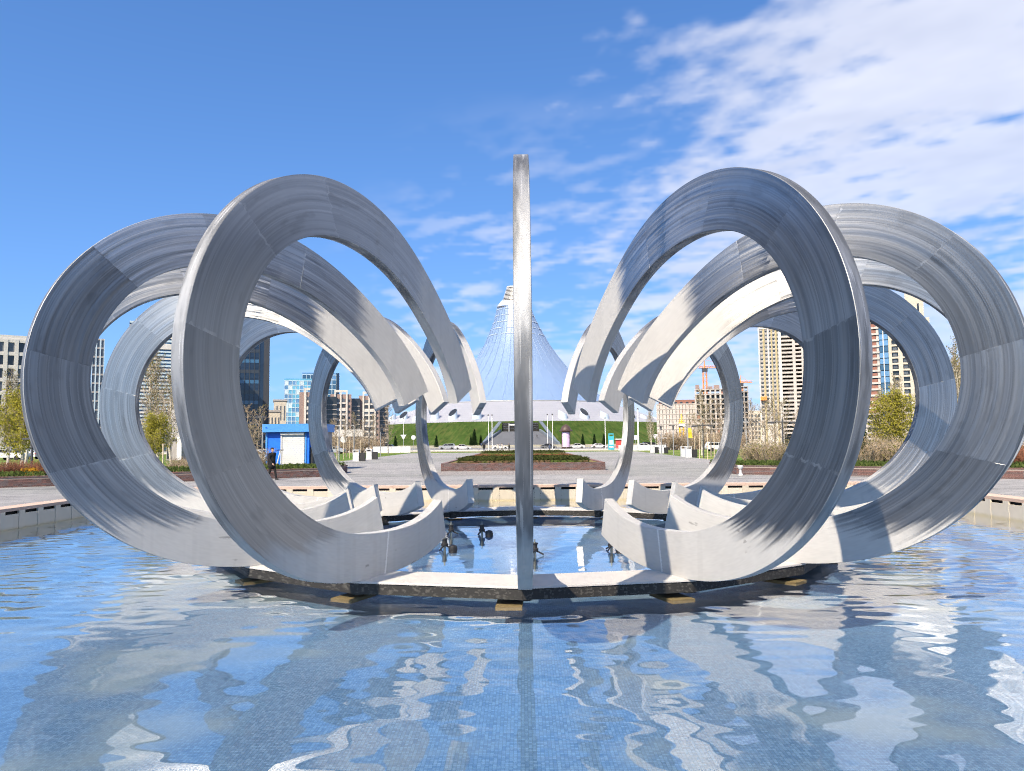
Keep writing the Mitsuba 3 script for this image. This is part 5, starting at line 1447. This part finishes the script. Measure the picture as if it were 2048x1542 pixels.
def person(x, y, z0, h, rz, lab, cloth, trousers, stride=0.22, hands=True, res=0.03, group=None, hair='hair_dark', lean=0.0):
    """a walking adult facing local +x"""
    t = thing('person', lab, 'person', group)
    s = h / 1.74
    m = T().translate([x, y, z0]).rotate([0, 0, 1], rz).scale(s)
    st_ = stride
    hipL, hipR = np.array([0, 0.09, 0.92]), np.array([0, -0.09, 0.92])
    kneeL, kneeR = np.array([st_ * 0.55, 0.10, 0.50]), np.array([0.0 - st_ * 0.15, -0.10, 0.50])
    anL, anR = np.array([st_, 0.10, 0.09]), np.array([-st_ * 1.1, -0.10, 0.12])
    body = [((0, 0, 1.00), 0.135), ((0, 0, 1.20), 0.13)], [((0, 0, 1.20), 0.13), ((0.01, 0, 1.36), 0.125)], [((0, 0.10, 1.36), 0.085), ((0, -0.10, 1.36), 0.085)], [((0, 0.17, 1.40), 0.06), ((0, -0.17, 1.40), 0.06)], [((0, 0, 1.40), 0.06), ((0.015, 0, 1.52), 0.052)]
    skin = [((0.015, 0, 1.49), 0.052), ((0.02, 0, 1.56), 0.055)], [((0.02, 0, 1.635), 0.082), ((0.035, 0, 1.58), 0.066)], [((0.095, 0, 1.60), 0.018), ((0.108, 0, 1.585), 0.016)], [((0.02, 0.078, 1.61), 0.016), ((0.01, 0.084, 1.625), 0.014)], [((0.02, -0.078, 1.61), 0.016), ((0.01, -0.084, 1.625), 0.014)], [((0.075, 0, 1.55), 0.03), ((0.05, 0, 1.53), 0.03)]
    part(t, 'head', mikit.ply(bone_mesh(skin, min(res, 0.014), 4), 'skin', smooth=True), m)
    hb = MB().blob((-0.005, 0, 1.665), (0.097, 0.09, 0.088), 3, 3, 0.06)
    part(t, 'hair', hb.ply(hair, True), m)
    if hands:
        eb = MB()
        for sg in (-1, 1): eb.blob((0.094, sg * 0.03, 1.625), 0.011, 1, 1, 0)
        part(t, 'eyes', eb.ply('hair_dark', True), m)
    coat = [list(b) for b in body]
    coat += [[((-0.04, 0.13, 1.30), 0.12), ((-0.04, 0.1, 0.9), 0.13)], [((-0.04, -0.13, 1.30), 0.12), ((-0.04, -0.1, 0.9), 0.13)], [((0, 0.03, 1.05), 0.16), ((-0.02, 0.05, 0.74), 0.17)], [((0, -0.03, 1.05), 0.16), ((-0.02, -0.05, 0.74), 0.17)], [((0, 0.12, 1.33), 0.11), ((0, -0.12, 1.33), 0.11)], [((0, 0.08, 1.1), 0.13), ((0, -0.08, 1.1), 0.13)]]
    wr = []
    for sg, sw in ((1, -0.20), (-1, 0.22)):
        sh_, el, w = np.array([0, 0.20 * sg, 1.40]), np.array([sw * 0.35 - 0.02, 0.25 * sg, 1.13]), np.array([sw + 0.05, 0.25 * sg, 0.90])
        coat += [[(sh_, 0.062), (el, 0.050)], [(el, 0.050), (w, 0.040)]]
        wr.append((w, w - el, sg))
    part(t, 'coat', mikit.ply(bone_mesh(coat, res, 6), cloth, smooth=True), m)
    legs = [[(hipL, 0.10), (kneeL, 0.068)], [(kneeL, 0.068), (anL, 0.048)], [(hipR, 0.10), (kneeR, 0.068)], [(kneeR, 0.068), (anR, 0.048)], [(hipL, 0.11), (hipR, 0.11)]]
    part(t, 'trousers', mikit.ply(bone_mesh(legs, res, 6), trousers, smooth=True), m)
    shoes = [[(anL + [-0.03, 0, -0.04], 0.048), (anL + [0.15, 0, -0.052], 0.036)], [(anR + [-0.02, 0, -0.045], 0.048), (anR + [0.14, 0, -0.075], 0.036)]]
    for sb in shoes: part(t, 'shoe', mikit.ply(bone_mesh([sb], res, 3), 'black_plastic', smooth=True), m)
    if hands:
        for w, d, sg in wr:
            d = d / np.linalg.norm(d); palm0, palm1 = w + d * 0.02, w + d * 0.085
            bn = [[(palm0 + [0.015, 0, 0], 0.020), (palm1 + [0.028, 0, 0], 0.013)], [(palm0 - [0.015, 0, 0], 0.020), (palm1 - [0.028, 0, 0], 0.013)], [(palm0, 0.021), (palm1, 0.016)], [(w - d * 0.03, 0.026), (palm0, 0.024)]]
            for i, L in enumerate((0.07, 0.08, 0.076, 0.06)):
                o = np.array([0.030 - 0.020 * i, 0, 0]); k1 = palm1 + o + d * L * 0.45 - [0, 0.006 * sg, 0]; k2 = palm1 + o + d * L * 0.85 - [0, 0.028 * sg, 0]
                bn += [[(palm1 + o, 0.009), (k1, 0.0085)], [(k1, 0.0085), (k2, 0.0075)]]
            th0 = palm0 + [0.03, -0.006 * sg, 0]; th1 = th0 + d * 0.035 + [0.022, -0.012 * sg, 0]; th2 = th1 + d * 0.03 + [0.002, -0.010 * sg, 0]
            bn += [[(th0, 0.012), (th1, 0.010)], [(th1, 0.010), (th2, 0.008)]]
            part(t, 'hand', mikit.ply(bone_mesh(bn, 0.006, 3), 'skin', smooth=True), m)
    return t


person(px2(543, 39.8), Y(39.8), 0.0, 1.72, -28, 'person in a long black coat walking past the blue kiosk', 'cloth_black', 'cloth_black', res=0.02)
for px, D, h, rz, lab, c, tr in [(967, 150, 1.75, 80, 'standing person in dark clothes before the stairs, left of the planter hedge', 'cloth_black', 'cloth_blue'), (995, 152, 1.6, 10, 'person in pale clothes among the walkers left of the bar', 'cloth_pale', 'cloth_blue'), (1003, 153, 1.7, 170, 'person in brown-grey clothes right of the pale one', 'cloth_pale', 'cloth_black'),
                                 (1017, 150, 1.7, 190, 'person in dark clothes nearest the left side of the bar', 'cloth_black', 'cloth_black'), (1098, 152, 1.5, 20, 'person in dark clothes right of the bar by the white poles', 'cloth_blue', 'cloth_black'), (962, 300, 1.8, 90, 'tiny dark person at the foot of the stairs', 'cloth_blue', 'cloth_black')]:
    person(px2(px, D), Y(D), 0.0, h, rz, lab, c, tr, hands=False, res=0.06)
person(px2(1073, 506), Y(506), 4.6, 1.75 * 1.2, 90, 'tiny dark person on the stairs right of the bar', 'cloth_black', 'cloth_black', hands=False, res=0.08)
